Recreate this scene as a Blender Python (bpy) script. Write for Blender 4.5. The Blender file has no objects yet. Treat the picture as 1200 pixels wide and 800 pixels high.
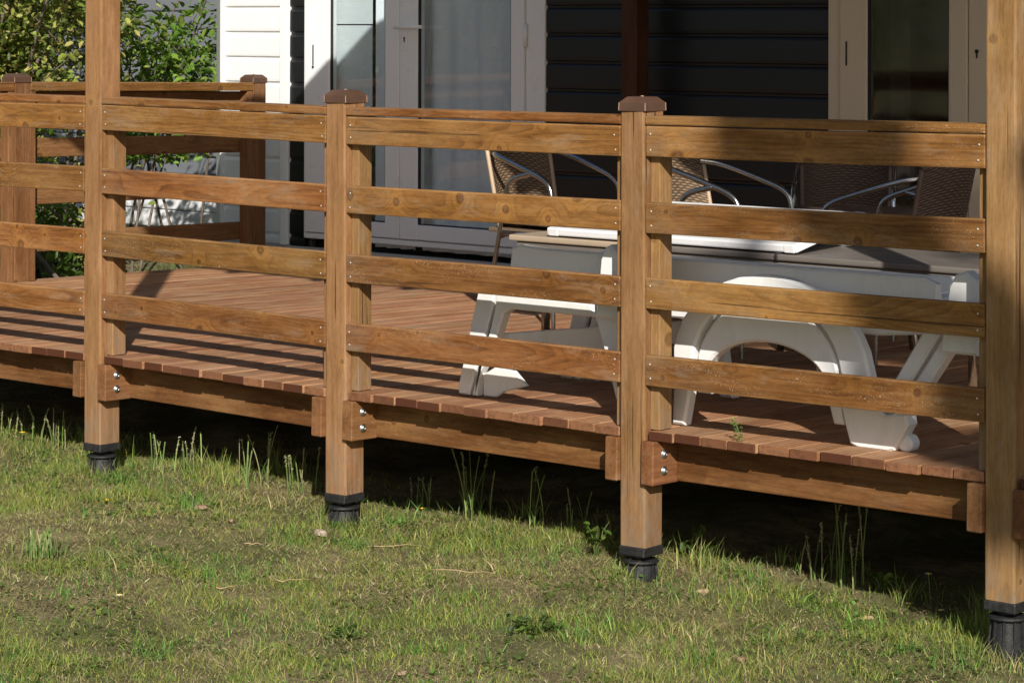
import bpy, math, random
import numpy as np
from mathutils import Vector, Matrix
R = random.Random(7)
NR = np.random.default_rng(11)
S = bpy.context.scene
COL = S.collection
rad = math.radians

# ------------------------------------------------------------------ camera, sky, sun
CAM = Vector((7.5575, -6.2072, 1.241)); YAW = 0.7184
cam = bpy.data.cameras.new('camera'); camo = bpy.data.objects.new('camera', cam); COL.objects.link(camo)
camo.location = CAM
camo.rotation_euler = (Matrix.Rotation(YAW, 4, 'Z') @ Matrix.Rotation(math.pi/2, 4, 'X') @ Matrix.Rotation(0.0024, 4, 'Z')).to_euler()
cam.sensor_width = 36.0; cam.lens = 36.0*3010.4/1200.0
cam.shift_y = -370.6/1200.0
cam.clip_start = 0.1; cam.clip_end = 500
S.camera = camo
S.view_settings.view_transform = 'Standard'; S.view_settings.look = 'None'
S.view_settings.exposure = 0.32; S.view_settings.gamma = 1.0
S.render.resolution_x = 1024; S.render.resolution_y = 682

LDIR = Vector((-0.715, 0.700, -0.565)).normalized()      # the way the sunlight travels
SUN = -LDIR
EL = math.asin(SUN.z); AZ = math.atan2(SUN.x, SUN.y)
w = bpy.data.worlds.new('World'); S.world = w; w.use_nodes = True
nt = w.node_tree; bg = nt.nodes['Background']
sky = nt.nodes.new('ShaderNodeTexSky'); sky.sky_type = 'NISHITA'; sky.sun_disc = False
sky.sun_elevation = EL; sky.sun_rotation = AZ; sky.air_density = 1.0; sky.dust_density = 1.0; sky.ozone_density = 1.0
nt.links.new(sky.outputs[0], bg.inputs[0]); bg.inputs[1].default_value = 0.068
sl = bpy.data.lights.new('sun', 'SUN'); sl.energy = 4.9; sl.angle = rad(0.55); sl.color = (1.0, 0.95, 0.875)
so = bpy.data.objects.new('sun', sl); COL.objects.link(so)
so.rotation_euler = LDIR.to_track_quat('-Z', 'Y').to_euler(); so.location = (12, -12, 12)

# ------------------------------------------------------------------ helpers
def tag(o, label=None, cat=None, group=None, kind=None):
    if label: o['label'] = label
    if cat: o['category'] = cat
    if group: o['group'] = group
    if kind: o['kind'] = kind
    return o
def thing(name, label, cat, loc, rotz=0.0, group=None):
    o = bpy.data.objects.new(name, None); COL.objects.link(o); o.location = loc
    o.rotation_euler = (0, 0, rotz); o.empty_display_size = 0.1
    return tag(o, label, cat, group)
class MB:
    def __init__(s): s.v = []; s.f = []; s.w = []; s.m = []; s.sm = []; s.q = []
    def add(s, vs, fs, wc=None, mi=0, smooth=False, sec=None):
        b = len(s.v)
        s.v += [tuple(a) for a in vs]
        s.w += [tuple(a) for a in (wc if wc is not None else vs)]
        s.q += [tuple(a) for a in sec] if sec is not None else [(.5, 0, 0)]*len(vs)
        for f in fs:
            s.f.append([b+i for i in f]); s.m.append(mi); s.sm.append(smooth)
        return s
    def build(s, name, mats, parent=None, loc=(0, 0, 0), rot=None):
        me = bpy.data.meshes.new(name)
        me.from_pydata(s.v, [], s.f)
        if not isinstance(mats, (list, tuple)): mats = [mats]
        for m in mats: me.materials.append(m)
        me.polygons.foreach_set('material_index', s.m)
        me.polygons.foreach_set('use_smooth', s.sm)
        a = me.attributes.new('wc', 'FLOAT_VECTOR', 'POINT')
        a.data.foreach_set('vector', np.array(s.w, dtype=np.float32).ravel())
        a = me.attributes.new('sec', 'FLOAT_VECTOR', 'POINT')
        a.data.foreach_set('vector', np.array(s.q, dtype=np.float32).ravel())
        me.update()
        return link(name, me, parent, loc, rot)
def link(name, me, parent=None, loc=(0, 0, 0), rot=None):
    o = bpy.data.objects.new(name, me); COL.objects.link(o)
    o.location = loc
    if rot: o.rotation_euler = rot
    if parent: o.parent = parent
    return o
def section(wd, ht, c):
    """rounded rectangle, counter clockwise"""
    pts = []
    for sx, sy, a0 in ((1, -1, -90), (1, 1, 0), (-1, 1, 90), (-1, -1, 180)):
        for k in range(3):
            a = rad(a0 + 45*k)
            pts.append((sx*(wd/2-c) + c*math.cos(a), sy*(ht/2-c) + c*math.sin(a)))
    return pts
def board(mb, A, B, side, wd, ht, c=0.004, endc=0.002, mi=0, seed=None, twist=0.0, nseg=1, bow=0.0, endmi=None):
    """a sawn board from A to B; side = direction of its width, wc = grain space with x along it"""
    A = Vector(A); B = Vector(B); d = B-A; L = d.length; d.normalize()
    sd = Vector(side); sd = (sd - d*sd.dot(d)).normalized(); up = sd.cross(d) * -1
    if up.z < -0.01: up = -up
    rr = R if seed is None else random.Random(seed)
    off = Vector((rr.uniform(0, 90), rr.uniform(-.9, .9), rr.uniform(-.9, .9)))
    rings = []
    ts = [(0, 1 - 2*endc/max(wd, .001), 1 - 2*endc/max(ht, .001)), (endc, 1, 1)]
    for k in range(1, nseg): ts.append((L*k/nseg, 1, 1))
    ts += [(L-endc, 1, 1), (L, 1 - 2*endc/max(wd, .001), 1 - 2*endc/max(ht, .001))]
    sec = section(wd, ht, c); n = len(sec); vs = []; wc = []; sq = []
    for t, fx, fy in ts:
        a = twist*(t/L-.5); ca, sa = math.cos(a), math.sin(a); bw = bow*4*(t/L)*(1-t/L)
        for x, y in sec:
            x2, y2 = x*fx*ca - y*fy*sa, x*fx*sa + y*fy*ca
            vs.append(A + d*t + sd*x2 + up*(y2+bw)); wc.append(Vector((t, x, y)) + off); sq.append((t, x/(wd/2), y/(ht/2)))
    fs = []
    for k in range(len(ts)-1):
        for i in range(n):
            j = (i+1) % n; fs.append((k*n+i, k*n+j, (k+1)*n+j, (k+1)*n+i))
    fs.append(tuple(range(n))[::-1]); fs.append(tuple((len(ts)-1)*n+i for i in range(n)))
    # orientation check
    v0, v1, v2 = (Vector(vs[i]) for i in fs[0][:3])
    nrm = (v1-v0).cross(v2-v0); mid = (v0+v2)/2 - (A + d*(mid_t(v0, v2, A, d)))
    if nrm.dot(mid) < 0: fs = [f[::-1] for f in fs]
    mb.add(vs, fs, wc, mi, False, sq)
    if endmi is not None:
        mb.m[-1] = mb.m[-2] = endmi
        for q in range(n): mb.m[-len(fs)+q] = endmi
    return mb
def mid_t(a, b, A, d): return ((a+b)/2 - A).dot(d)
def box(mb, x0, x1, y0, y1, z0, z1, c=0.003, mi=0):
    cx, cy, cz = (x0+x1)/2, (y0+y1)/2, (z0+z1)/2
    dx, dy, dz = x1-x0, y1-y0, z1-z0
    c = min(c, dx*.3, dy*.3, dz*.3)
    if dx >= dy and dx >= dz: return board(mb, (x0, cy, cz), (x1, cy, cz), (0, 1, 0), dy, dz, c, c*.7, mi)
    if dz >= dx and dz >= dy: return board(mb, (cx, cy, z0), (cx, cy, z1), (1, 0, 0), dx, dy, c, c*.7, mi)
    return board(mb, (cx, y0, cz), (cx, y1, cz), (1, 0, 0), dx, dz, c, c*.7, mi)
def tube(mb, pts, r, n=8, mi=0, cap=True, smooth=True):
    pts = [Vector(p) for p in pts]; rs = r if isinstance(r, (list, tuple)) else [r]*len(pts)
    vs = []; wc = []; prev = None; acc = 0; o = R.uniform(0, 50)
    for i, p in enumerate(pts):
        d = (pts[min(i+1, len(pts)-1)] - pts[max(i-1, 0)]).normalized()
        if prev is None:
            u = d.orthogonal().normalized()
        else: u = (prev - d*prev.dot(d)).normalized()
        prev = u; v = d.cross(u)
        if i: acc += (pts[i]-pts[i-1]).length
        for k in range(n):
            a = 2*math.pi*k/n; q = u*math.cos(a)*rs[i] + v*math.sin(a)*rs[i]
            vs.append(p+q); wc.append((acc+o, q.x, q.y))
    fs = [(i*n+k, i*n+(k+1) % n, (i+1)*n+(k+1) % n, (i+1)*n+k) for i in range(len(pts)-1) for k in range(n)]
    mb.add(vs, fs, wc, mi, smooth)
    if cap:
        b = len(mb.v) - len(vs)
        mb.f.append([b+k for k in range(n)][::-1]); mb.m.append(mi); mb.sm.append(False)
        mb.f.append([b+(len(pts)-1)*n+k for k in range(n)]); mb.m.append(mi); mb.sm.append(False)
    return mb
def lathe(mb, prof, cx=0, cy=0, n=20, mi=0, smooth=True):
    vs = []
    for r, z in prof:
        for k in range(n):
            a = 2*math.pi*k/n; vs.append((cx+r*math.cos(a), cy+r*math.sin(a), z))
    fs = [(i*n+k, i*n+(k+1) % n, (i+1)*n+(k+1) % n, (i+1)*n+k) for i in range(len(prof)-1) for k in range(n)]
    fs.append(tuple(range(n))[::-1]); fs.append(tuple((len(prof)-1)*n+k for k in range(n)))
    return mb.add(vs, fs, None, mi, smooth)
def smooth_path(pts, it=3):
    pts = [Vector(p) for p in pts]
    for _ in range(it):
        q = [pts[0]]
        for a, b in zip(pts[:-1], pts[1:]): q += [a*.75+b*.25, a*.25+b*.75]
        q.append(pts[-1]); pts = q
    return pts

# ------------------------------------------------------------------ node helpers
class NT:
    def __init__(s, name):
        s.mat = bpy.data.materials.new(name); s.mat.use_nodes = True
        s.t = s.mat.node_tree; s.b = s.t.nodes['Principled BSDF']; s.out = s.t.nodes['Material Output']
    def n(s, typ, **k):
        o = s.t.nodes.new(typ)
        for a, v in k.items(): setattr(o, a, v)
        return o
    def set(s, sock, v):
        if isinstance(v, bpy.types.NodeSocket): s.t.links.new(v, sock)
        elif v is not None: sock.default_value = v
    def math(s, op, a, b=None, c=None, clamp=False):
        o = s.n('ShaderNodeMath', operation=op, use_clamp=clamp); s.set(o.inputs[0], a); s.set(o.inputs[1], b); s.set(o.inputs[2], c)
        return o.outputs[0]
    def vmath(s, op, a, b=None):
        o = s.n('ShaderNodeVectorMath', operation=op); s.set(o.inputs[0], a); s.set(o.inputs[1], b)
        return o.outputs[0]
    def noise(s, vec, scale=5.0, detail=3.0, rough=0.55, dist=0.0):
        o = s.n('ShaderNodeTexNoise'); s.set(o.inputs['Vector'], vec); o.inputs['Scale'].default_value = scale
        o.inputs['Detail'].default_value = detail; o.inputs['Roughness'].default_value = rough; o.inputs['Distortion'].default_value = dist
        return o.outputs[0]
    def ramp(s, fac, stops):
        o = s.n('ShaderNodeValToRGB'); s.set(o.inputs[0], fac)
        e = o.color_ramp.elements
        while len(e) < len(stops): e.new(0.5)
        for el, (p, c) in zip(e, stops):
            el.position = p; el.color = (c[0], c[1], c[2], 1) if isinstance(c, (tuple, list)) else (c, c, c, 1)
        return o.outputs[0]
    def mix(s, fac, a, b, mode='MIX'):
        o = s.n('ShaderNodeMix', data_type='RGBA', blend_type=mode)
        s.set(o.inputs[0], fac)
        for i, v in ((6, a), (7, b)):
            if isinstance(v, (tuple, list)): v = (v[0], v[1], v[2], 1)
            s.set(o.inputs[i], v)
        return o.outputs[2]
    def mapr(s, v, a, b, c=0.0, d=1.0):
        o = s.n('ShaderNodeMapRange'); s.set(o.inputs[0], v)
        for i, x in zip((1, 2, 3, 4), (a, b, c, d)): o.inputs[i].default_value = x
        return o.outputs[0]
    def attr(s, name, what=1):
        o = s.n('ShaderNodeAttribute', attribute_name=name); return o.outputs[what]
    def objco(s): return s.n('ShaderNodeTexCoord').outputs['Object']
    def pos(s): return s.n('ShaderNodeNewGeometry').outputs['Position']
    def rnd(s): return s.n('ShaderNodeObjectInfo').outputs['Random']
    def sep(s, v):
        o = s.n('ShaderNodeSeparateXYZ'); s.set(o.inputs[0], v); return o.outputs
    def comb(s, x, y, z):
        o = s.n('ShaderNodeCombineXYZ'); s.set(o.inputs[0], x); s.set(o.inputs[1], y); s.set(o.inputs[2], z); return o.outputs[0]
    def bump(s, h, strength=0.3, dist=0.002):
        o = s.n('ShaderNodeBump'); o.inputs['Strength'].default_value = strength; o.inputs['Distance'].default_value = dist
        s.set(o.inputs['Height'], h); s.t.links.new(o.outputs[0], s.b.inputs['Normal'])
    def done(s, col=None, rough=0.6, metal=0.0, spec=0.5):
        s.set(s.b.inputs['Base Color'], (col[0], col[1], col[2], 1) if isinstance(col, (tuple, list)) else col)
        s.set(s.b.inputs['Roughness'], rough); s.set(s.b.inputs['Metallic'], metal); s.set(s.b.inputs['Specular IOR Level'], spec)
        return s.mat

def wood(name, light, dark, knotcol=(0.10, 0.045, 0.018), ringw=0.0075, knots=0.5, ringstr=0.55, varia=0.35, tint=None, rough=0.62, worn=0.25, spots=0.0, rv=.13, edges=0.0, checks=0.0, ends=0.0, groove=0.0, hue=.006):
    m = NT(name); P = m.attr('wc'); x, y, z = m.sep(P)
    rnd = m.rnd()
    # knots: a sparse 2-D cell pattern over length and face
    kv = m.comb(x, m.math('ADD', y, z), 0.0)
    vo = m.n('ShaderNodeTexVoronoi', voronoi_dimensions='2D', feature='F1'); m.set(vo.inputs['Vector'], kv); vo.inputs['Scale'].default_value = 6.0
    cr = m.sep(vo.outputs['Color'])
    present = m.math('LESS_THAN', cr[0], knots)
    big = m.math('ADD', 0.35, m.math('MULTIPLY', m.math('POWER', cr[1], 2.0), 0.95))
    kd = m.math('DIVIDE', vo.outputs['Distance'], big)
    kd = m.math('ADD', kd, m.math('MULTIPLY', m.math('SUBTRACT', m.noise(P, 45.0, 3.0), 0.5), 0.10))
    kcore = m.math('MULTIPLY', m.mapr(kd, 0.10, 0.03, 0, 1), present)
    kedge = m.math('MULTIPLY', m.math('MULTIPLY', m.mapr(kd, 0.15, 0.085, 0, 1), m.mapr(kd, 0.03, 0.085, 0.2, 1)), present)
    kfield = m.math('MULTIPLY', m.math('POWER', m.mapr(m.math('DIVIDE', vo.outputs['Distance'], m.math('ADD', big, .25)), 0.50, 0.0, 0, 1), 2.0), present)
    # growth rings cut by the saw: a field of distance from a wandering pith
    wv = m.vmath('MULTIPLY', P, (1.3, 5.0, 5.0))
    warp = m.math('SUBTRACT', m.noise(wv, 1.0, 1.5, 0.5), 0.5)
    warp2 = m.math('SUBTRACT', m.noise(m.vmath('MULTIPLY', P, (6.0, 45.0, 45.0)), 1.0, 2.0, 0.5), 0.5)
    yl = m.math('SUBTRACT', m.math('PINGPONG', m.math('ADD', y, 3.0), 0.12), 0.03)
    zl = m.math('SUBTRACT', m.math('PINGPONG', m.math('ADD', z, 3.0), 0.12), 0.06)
    zz = m.math('ADD', zl, m.math('MULTIPLY', warp, 0.10)); yy = m.math('ADD', yl, m.math('MULTIPLY', warp, 0.13))
    r = m.math('SQRT', m.math('ADD', m.math('MULTIPLY', yy, yy), m.math('MULTIPLY', zz, zz)))
    r = m.math('ADD', r, m.math('MULTIPLY', warp2, 0.004)); r = m.math('ADD', r, m.math('MULTIPLY', kfield, 0.045))
    fr = m.math('FRACT', m.math('DIVIDE', r, ringw))
    ring = m.math('MULTIPLY', m.math('POWER', fr, 2.2), m.mapr(fr, 0.93, 1.0, 1, .25))
    ring = m.math('MULTIPLY', ring, m.mapr(m.noise(m.vmath('MULTIPLY', P, (2.0, 22.0, 22.0)), 1.0, 2.0), 0.3, 0.65, 0.3, 1.0))
    fib = m.noise(m.vmath('MULTIPLY', P, (9.0, 210.0, 210.0)), 1.0, 4.0, 0.65)
    blot = m.noise(m.vmath('MULTIPLY', P, (2.6, 12.0, 12.0)), 1.0, 5.0, 0.65)
    streak = m.noise(m.vmath('MULTIPLY', P, (1.6, 60.0, 60.0)), 1.0, 3.0, 0.6)
    mott = m.noise(m.vmath('MULTIPLY', P, (40.0, 90.0, 90.0)), 1.0, 4.0, 0.7)
    c = m.mix(m.math('MULTIPLY', ring, ringstr), light, dark)
    c = m.mix(m.mapr(fib, 0.40, 0.72, 0.0, 0.45), c, dark)
    c = m.mix(m.mapr(streak, 0.48, 0.70, 0.0, 0.50), c, dark)
    if tint is not None: c = m.mix(m.mapr(blot, 0.45, 0.7, 0, 0.6), c, tint)
    c = m.mix(m.math('MULTIPLY', kfield, 0.62), c, (light[0]*1.28, light[1]*1.34, light[2]*1.1))
    c = m.mix(m.math('MULTIPLY', kedge, 0.78), c, (dark[0]*.7, dark[1]*.6, dark[2]*.6))
    c = m.mix(m.math('MULTIPLY', kcore, m.mapr(cr[2], 0, 1, .45, .9)), c, knotcol)
    lum = m.math('MULTIPLY', m.mapr(blot, 0.25, 0.75, 1-varia, 1+varia*.7), m.mapr(mott, 0.25, 0.75, 0.82, 1.16))
    lum = m.math('MULTIPLY', lum, m.mapr(rnd, 0, 1, 1-rv, 1+rv))
    hs = m.n('ShaderNodeHueSaturation'); m.set(hs.inputs['Color'], c); m.set(hs.inputs['Value'], lum)
    m.set(hs.inputs['Hue'], m.mapr(m.math('FRACT', m.math('MULTIPLY', rnd, 7.31)), 0, 1, 0.5-hue, 0.5+hue*.7)); m.set(hs.inputs['Saturation'], m.mapr(blot, .2, .8, 1.08, .92))
    c = hs.outputs[0]
    if worn:                                                   # grey weathered scuffs
        c = m.mix(m.math('MULTIPLY', m.mapr(m.noise(m.vmath('MULTIPLY', P, (3.5, 14.0, 14.0)), 1.0, 5.0, 0.7), 0.56, 0.72, 0, 1), worn), c, (.30, .23, .16))
    if spots:                                                  # pale salt specks left by the treatment
        sp = m.math('MULTIPLY', m.mapr(m.noise(P, 330.0, 1.0), 0.67, 0.72, 0, 1), m.mapr(m.noise(m.vmath('MULTIPLY', P, (5.0, 16.0, 16.0)), 1.0, 3.0), 0.5, 0.62, 0, 1))
        c = m.mix(m.math('MULTIPLY', sp, spots), c, (.55, .47, .34))
    height = m.math('ADD', m.math('MULTIPLY', fib, 0.7), m.math('MULTIPLY', ring, -0.5))
    if edges or ends or groove:
        st, sx, sy = m.sep(m.attr('sec'))
    if edges:                                                  # sun-bleached, rubbed arrises
        em = m.math('MAXIMUM', m.mapr(m.math('ABSOLUTE', sy), .86, .97, 0, 1), 0.0)
        em = m.math('MULTIPLY', em, m.mapr(m.noise(m.vmath('MULTIPLY', P, (7.0, 30.0, 30.0)), 1.0, 4.0, .7), .38, .62, .1, 1))
        c = m.mix(m.math('MULTIPLY', em, edges), c, (.40, .225, .09))
    if ends:                                                   # grime and splashes close to the end
        dm = m.math('MULTIPLY', m.mapr(st, .30, 0.0, 0, 1), m.mapr(m.noise(m.vmath('MULTIPLY', P, (12.0, 30.0, 30.0)), 1.0, 5.0, .75), .40, .62, 0, 1))
        c = m.mix(m.math('MULTIPLY', dm, ends), c, (.20, .155, .11))
    if checks:                                                 # fine drying cracks along the grain
        ck = m.noise(m.vmath('MULTIPLY', P, (1.1, 75.0, 75.0)), 1.0, 1.0, .4)
        ck = m.math('MULTIPLY', m.mapr(ck, .70, .735, 0, 1), m.mapr(m.noise(m.vmath('MULTIPLY', P, (2.0, 8.0, 8.0)), 1.0, 2.0), .48, .56, 0, 1))
        c = m.mix(m.math('MULTIPLY', ck, checks), c, (.035, .018, .008)); height = m.math('SUBTRACT', height, m.math('MULTIPLY', ck, 2.0))
    if groove:
        gv = m.math('POWER', m.math('ABSOLUTE', m.math('COSINE', m.math('MULTIPLY', sx, math.pi*2.5))), 6.0)
        gv = m.math('MULTIPLY', gv, m.mapr(m.math('ABSOLUTE', sx), .80, .9, 1, 0))
        c = m.mix(m.math('MULTIPLY', gv, groove), c, (dark[0]*.55, dark[1]*.5, dark[2]*.5)); height = m.math('SUBTRACT', height, m.math('MULTIPLY', gv, 1.2))
        dust = m.mapr(m.noise(m.vmath('MULTIPLY', P, (3.0, 5.0, 5.0)), 1.0, 5.0, .7), .45, .68, 0, .55)
        c = m.mix(dust, c, (.44, .305, .18))
    m.bump(height, 0.5, 0.0013)
    return m.done(c, m.mapr(fib, 0.3, 0.7, rough-.04, rough+.12), 0.0, 0.22)

M = {}
M['rail'] = wood('rail_wood', (.275, .122, .034), (.095, .035, .010), ringw=.012, knots=.60, ringstr=.85, tint=(.19, .10, .028), varia=.52, worn=.42, spots=.9, rv=.17, edges=.55, checks=.7, ends=.35, hue=.010)
M['rail_dark'] = wood('dark_rail_wood', (.235, .115, .046), (.10, .043, .017), ringw=.012, knots=.35, ringstr=.7, worn=.2, rv=.1)
M['post'] = wood('post_wood', (.280, .152, .062), (.150, .074, .028), ringw=.014, knots=.18, ringstr=.6, varia=.36, worn=.45, rv=.12, checks=.85, ends=.75, edges=.25, hue=.008)
M['plank'] = wood('deck_wood', (.440, .222, .108), (.230, .096, .044), ringw=.012, knots=.12, ringstr=.5, varia=.34, worn=.40, rough=.72, rv=.2, groove=.55)
M['joist'] = wood('joist_wood', (.225, .104, .040), (.11, .045, .018), ringw=.010, knots=.2, ringstr=.5, varia=.45, worn=.25)
M['rim'] = wood('rim_wood', (.20, .086, .029), (.082, .031, .010), ringw=.012, knots=.3, ringstr=.6, varia=.55, tint=(.19, .10, .03), worn=.2)
def endgrain():
    m = NT('plank_end_grain'); P = m.attr('wc'); x, y, z = m.sep(P); rn = m.rnd()
    r = m.math('SQRT', m.math('ADD', m.math('MULTIPLY', y, y), m.math('MULTIPLY', z, z)))
    ring = m.math('FRACT', m.math('DIVIDE', m.math('ADD', r, m.math('MULTIPLY', m.noise(P, 30.0), .01)), .006))
    c = m.mix(m.mapr(m.math('FRACT', m.math('MULTIPLY', rn, 13.7)), .25, .75, 0, 1), (.080, .027, .012), (.27, .125, .060))
    c = m.mix(m.math('MULTIPLY', ring, .4), c, (.06, .02, .01)); c = m.mix(m.mapr(m.noise(P, 55.0, 4.0, .7), .45, .7, 0, .7), c, (.07, .03, .018))
    return m.done(c, .8, 0, .15)
M['endgrain'] = endgrain()
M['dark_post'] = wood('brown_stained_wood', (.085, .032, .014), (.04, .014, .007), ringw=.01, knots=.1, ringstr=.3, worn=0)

def plain(name, col, rough=.5, metal=0.0, var=.12, scale=8.0, bump=0.0, bscale=120.0, spec=.5, dirt=0.0, dirtcol=(.3, .26, .2)):
    m = NT(name); P = m.objco()
    n1 = m.noise(P, scale, 4.0, .6)
    c = m.mix(m.mapr(n1, .3, .7, 0, 1), tuple(a*(1-var) for a in col), tuple(min(1, a*(1+var)) for a in col))
    if dirt: c = m.mix(m.math('MULTIPLY', m.mapr(m.noise(m.vmath('MULTIPLY', P, (9, 9, 3)), 1.6, 6.0, .7), .5, .75, 0, 1), dirt), c, dirtcol)
    if bump: m.bump(m.noise(P, bscale, 4.0, .6), bump, .002)
    return m.done(c, m.mapr(m.noise(P, scale*2.3, 3.0), .3, .7, rough*.85, min(1, rough*1.15)), metal, spec)
M['cap'] = plain('brown_plastic_cap', (.082, .042, .025), .55, var=.25, bump=.1)
M['capseam'] = plain('worn_cap_seam', (.26, .16, .11), .5)
M['screw'] = plain('galvanised_screw', (.56, .51, .43), .5, 0.2, var=.1)
M['zinc'] = plain('zinc_bolt', (.42, .44, .45), .42, 1.0, var=.25)
M['foot'] = plain('black_plastic_foot', (.011, .011, .012), .6, var=.6, scale=60, bump=1.0, bscale=220, dirt=.6, dirtcol=(.065, .055, .045))
M['white_pl'] = plain('white_resin', (.76, .76, .74), .38, var=.02, scale=3, bump=.08, bscale=160, dirt=.28, dirtcol=(.48, .44, .36))
M['beige_pl'] = plain('beige_resin', (.40, .31, .22), .5, var=.06, dirt=.15)
M['grey_pl'] = plain('grey_resin', (.15, .13, .112), .5, var=.08)
M['white_tab'] = plain('white_laminate', (.82, .82, .82), .3, var=.02)
M['alu'] = plain('polished_aluminium', (.46, .46, .46), .24, 1.0, var=.03)
M['vinyl'] = plain('white_vinyl_siding', (.80, .80, .79), .42, var=.02, scale=2, dirt=.06)
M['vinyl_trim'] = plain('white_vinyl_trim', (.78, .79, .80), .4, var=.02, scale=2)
M['shade_side'] = plain('shade_grey_siding', (.17, .18, .20), .5, var=.06, scale=3)  # greyed version of the white siding, shade put into its colour
M['dark_side'] = plain('anthracite_siding', (.010, .0105, .0125), .36, var=.08, scale=3, bump=.05)
M['pvc'] = plain('white_pvc_frame', (.80, .80, .80), .3, var=.015, scale=2, dirt=.05)
M['pvc2'] = plain('cream_pvc_frame', (.64, .52, .39), .35, var=.02, scale=2, dirt=.05)
M['gasket'] = plain('black_gasket', (.012, .012, .012), .6)
M['room'] = plain('dim_room_wall', (.07, .062, .055), .8)
M['blind'] = plain('white_blind_fabric', (.70, .74, .74), .8, var=.02)
M['skirt'] = plain('grey_skirting', (.42, .42, .42), .5, var=.04)
M['roofing'] = plain('grey_roof_sheet', (.25, .25, .26), .5)
M['bark'] = plain('grey_brown_bark', (.13, .10, .075), .9, var=.35, scale=20, bump=.8, bscale=60)
M['stone'] = plain('pinkish_grit_stone', (.36, .27, .22), .9, var=.2, scale=30, bump=.4)
M['deadleaf'] = plain('dry_leaf', (.27, .175, .11), .8, var=.3, scale=40)
M['straw'] = plain('dry_straw', (.36, .26, .14), .8, var=.2)
M['petal_y'] = plain('yellow_petals', (.80, .52, .02), .6)
M['petal_w'] = plain('white_petals', (.80, .79, .74), .6)

def curtain_mat():
    m = NT('sheer_curtain'); P = m.objco(); x, y, z = m.sep(P)
    c = m.mix(m.noise(m.comb(m.math('MULTIPLY', x, 14.0), 0.0, m.math('MULTIPLY', z, .3)), 1.0, 3.0), (.72, .75, .78), (.86, .88, .90))
    return m.done(c, .85)
M['curtain'] = curtain_mat()
def glass_mat(name, tint, refl=1.0, rough=.01):
    m = NT(name)
    tr = m.n('ShaderNodeBsdfTransparent'); tr.inputs[0].default_value = (*tint, 1)
    gl = m.n('ShaderNodeBsdfGlossy'); gl.inputs['Roughness'].default_value = rough; gl.inputs['Color'].default_value = (1, 1, 1, 1)
    P = m.objco()
    bp = m.n('ShaderNodeBump'); bp.inputs['Strength'].default_value = .04; bp.inputs['Distance'].default_value = .01
    m.set(bp.inputs['Height'], m.noise(P, 2.2, 1.0)); m.t.links.new(bp.outputs[0], gl.inputs['Normal'])
    g = m.n('ShaderNodeNewGeometry'); dt = m.n('ShaderNodeVectorMath', operation='DOT_PRODUCT'); m.set(dt.inputs[0], g.outputs['Incoming']); m.set(dt.inputs[1], g.outputs['Normal'])
    f = m.math('POWER', m.math('SUBTRACT', 1.0, m.math('ABSOLUTE', dt.outputs['Value']), clamp=True), 5.0)
    f = m.math('MULTIPLY', m.math('ADD', .045, m.math('MULTIPLY', f, .955)), refl, clamp=True)
    mx = m.n('ShaderNodeMixShader'); m.set(mx.inputs[0], f); m.t.links.new(tr.outputs[0], mx.inputs[1]); m.t.links.new(gl.outputs[0], mx.inputs[2])
    m.t.links.new(mx.outputs[0], m.out.inputs[0])
    return m.mat
M['glass'] = glass_mat('window_glass', (.90, .925, .935), 1.25)
M['glass2'] = glass_mat('dim_window_glass', (.72, .74, .72), 1.5, .05)
def wicker_mat(name, a, b):
    m = NT(name); P = m.attr('wc'); u, v, _ = m.sep(P)
    su, sv = 1/.022, 1/.0105
    uu = m.math('MULTIPLY', u, su); vv = m.math('MULTIPLY', v, sv)
    odd = m.math('MULTIPLY', m.math('FRACT', m.math('MULTIPLY', m.math('FLOOR', vv), .5)), math.pi*2)
    wave = m.math('SINE', m.math('ADD', m.math('MULTIPLY', uu, math.pi), odd))
    strand = m.math('SINE', m.math('MULTIPLY', m.math('FRACT', vv), math.pi))
    h = m.math('MULTIPLY', strand, m.mapr(wave, -1, 1, .25, 1.0))
    c = m.mix(h, b, a)
    c = m.mix(m.mapr(m.noise(P, 30.0, 3.0), .35, .7, 0, .35), c, b)
    m.bump(h, 1.0, .004)
    return m.done(c, .55)
M['wicker'] = wicker_mat('tan_wicker', (.36, .25, .15), (.05, .028, .017))
M['wicker_shade'] = wicker_mat('shade_toned_wicker', (.20, .125, .085), (.04, .022, .015))  # darker copy of the tan wicker, shade painted in for two chairs
M['rim_tan'] = plain('tan_cane_rim', (.42, .31, .20), .5)
M['top_shade_rim'] = plain('brown_top_shade_rim', (.12, .07, .05), .5)  # brown of the table top; on chairs it paints the rim shaded

def leaf_mat(name, trans=.45, rough=.45):
    m = NT(name); c = m.attr('col', 0)
    c2 = m.mix(m.mapr(m.noise(m.pos(), 35.0, 2.0), .3, .7, 0, .25), c, (.05, .08, .018))
    df = m.b; m.set(df.inputs['Base Color'], c2); df.inputs['Roughness'].default_value = rough; df.inputs['Specular IOR Level'].default_value = .4
    tl = m.n('ShaderNodeBsdfTranslucent'); m.set(tl.inputs[0], m.mix(.5, c2, (.22, .30, .03)))
    mx = m.n('ShaderNodeMixShader'); mx.inputs[0].default_value = trans
    m.t.links.new(df.outputs[0], mx.inputs[1]); m.t.links.new(tl.outputs[0], mx.inputs[2]); m.t.links.new(mx.outputs[0], m.out.inputs[0])
    return m.mat
M['leaf'] = leaf_mat('leaf_green')
M['blade'] = leaf_mat('grass_blade', .3, .55)

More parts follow.
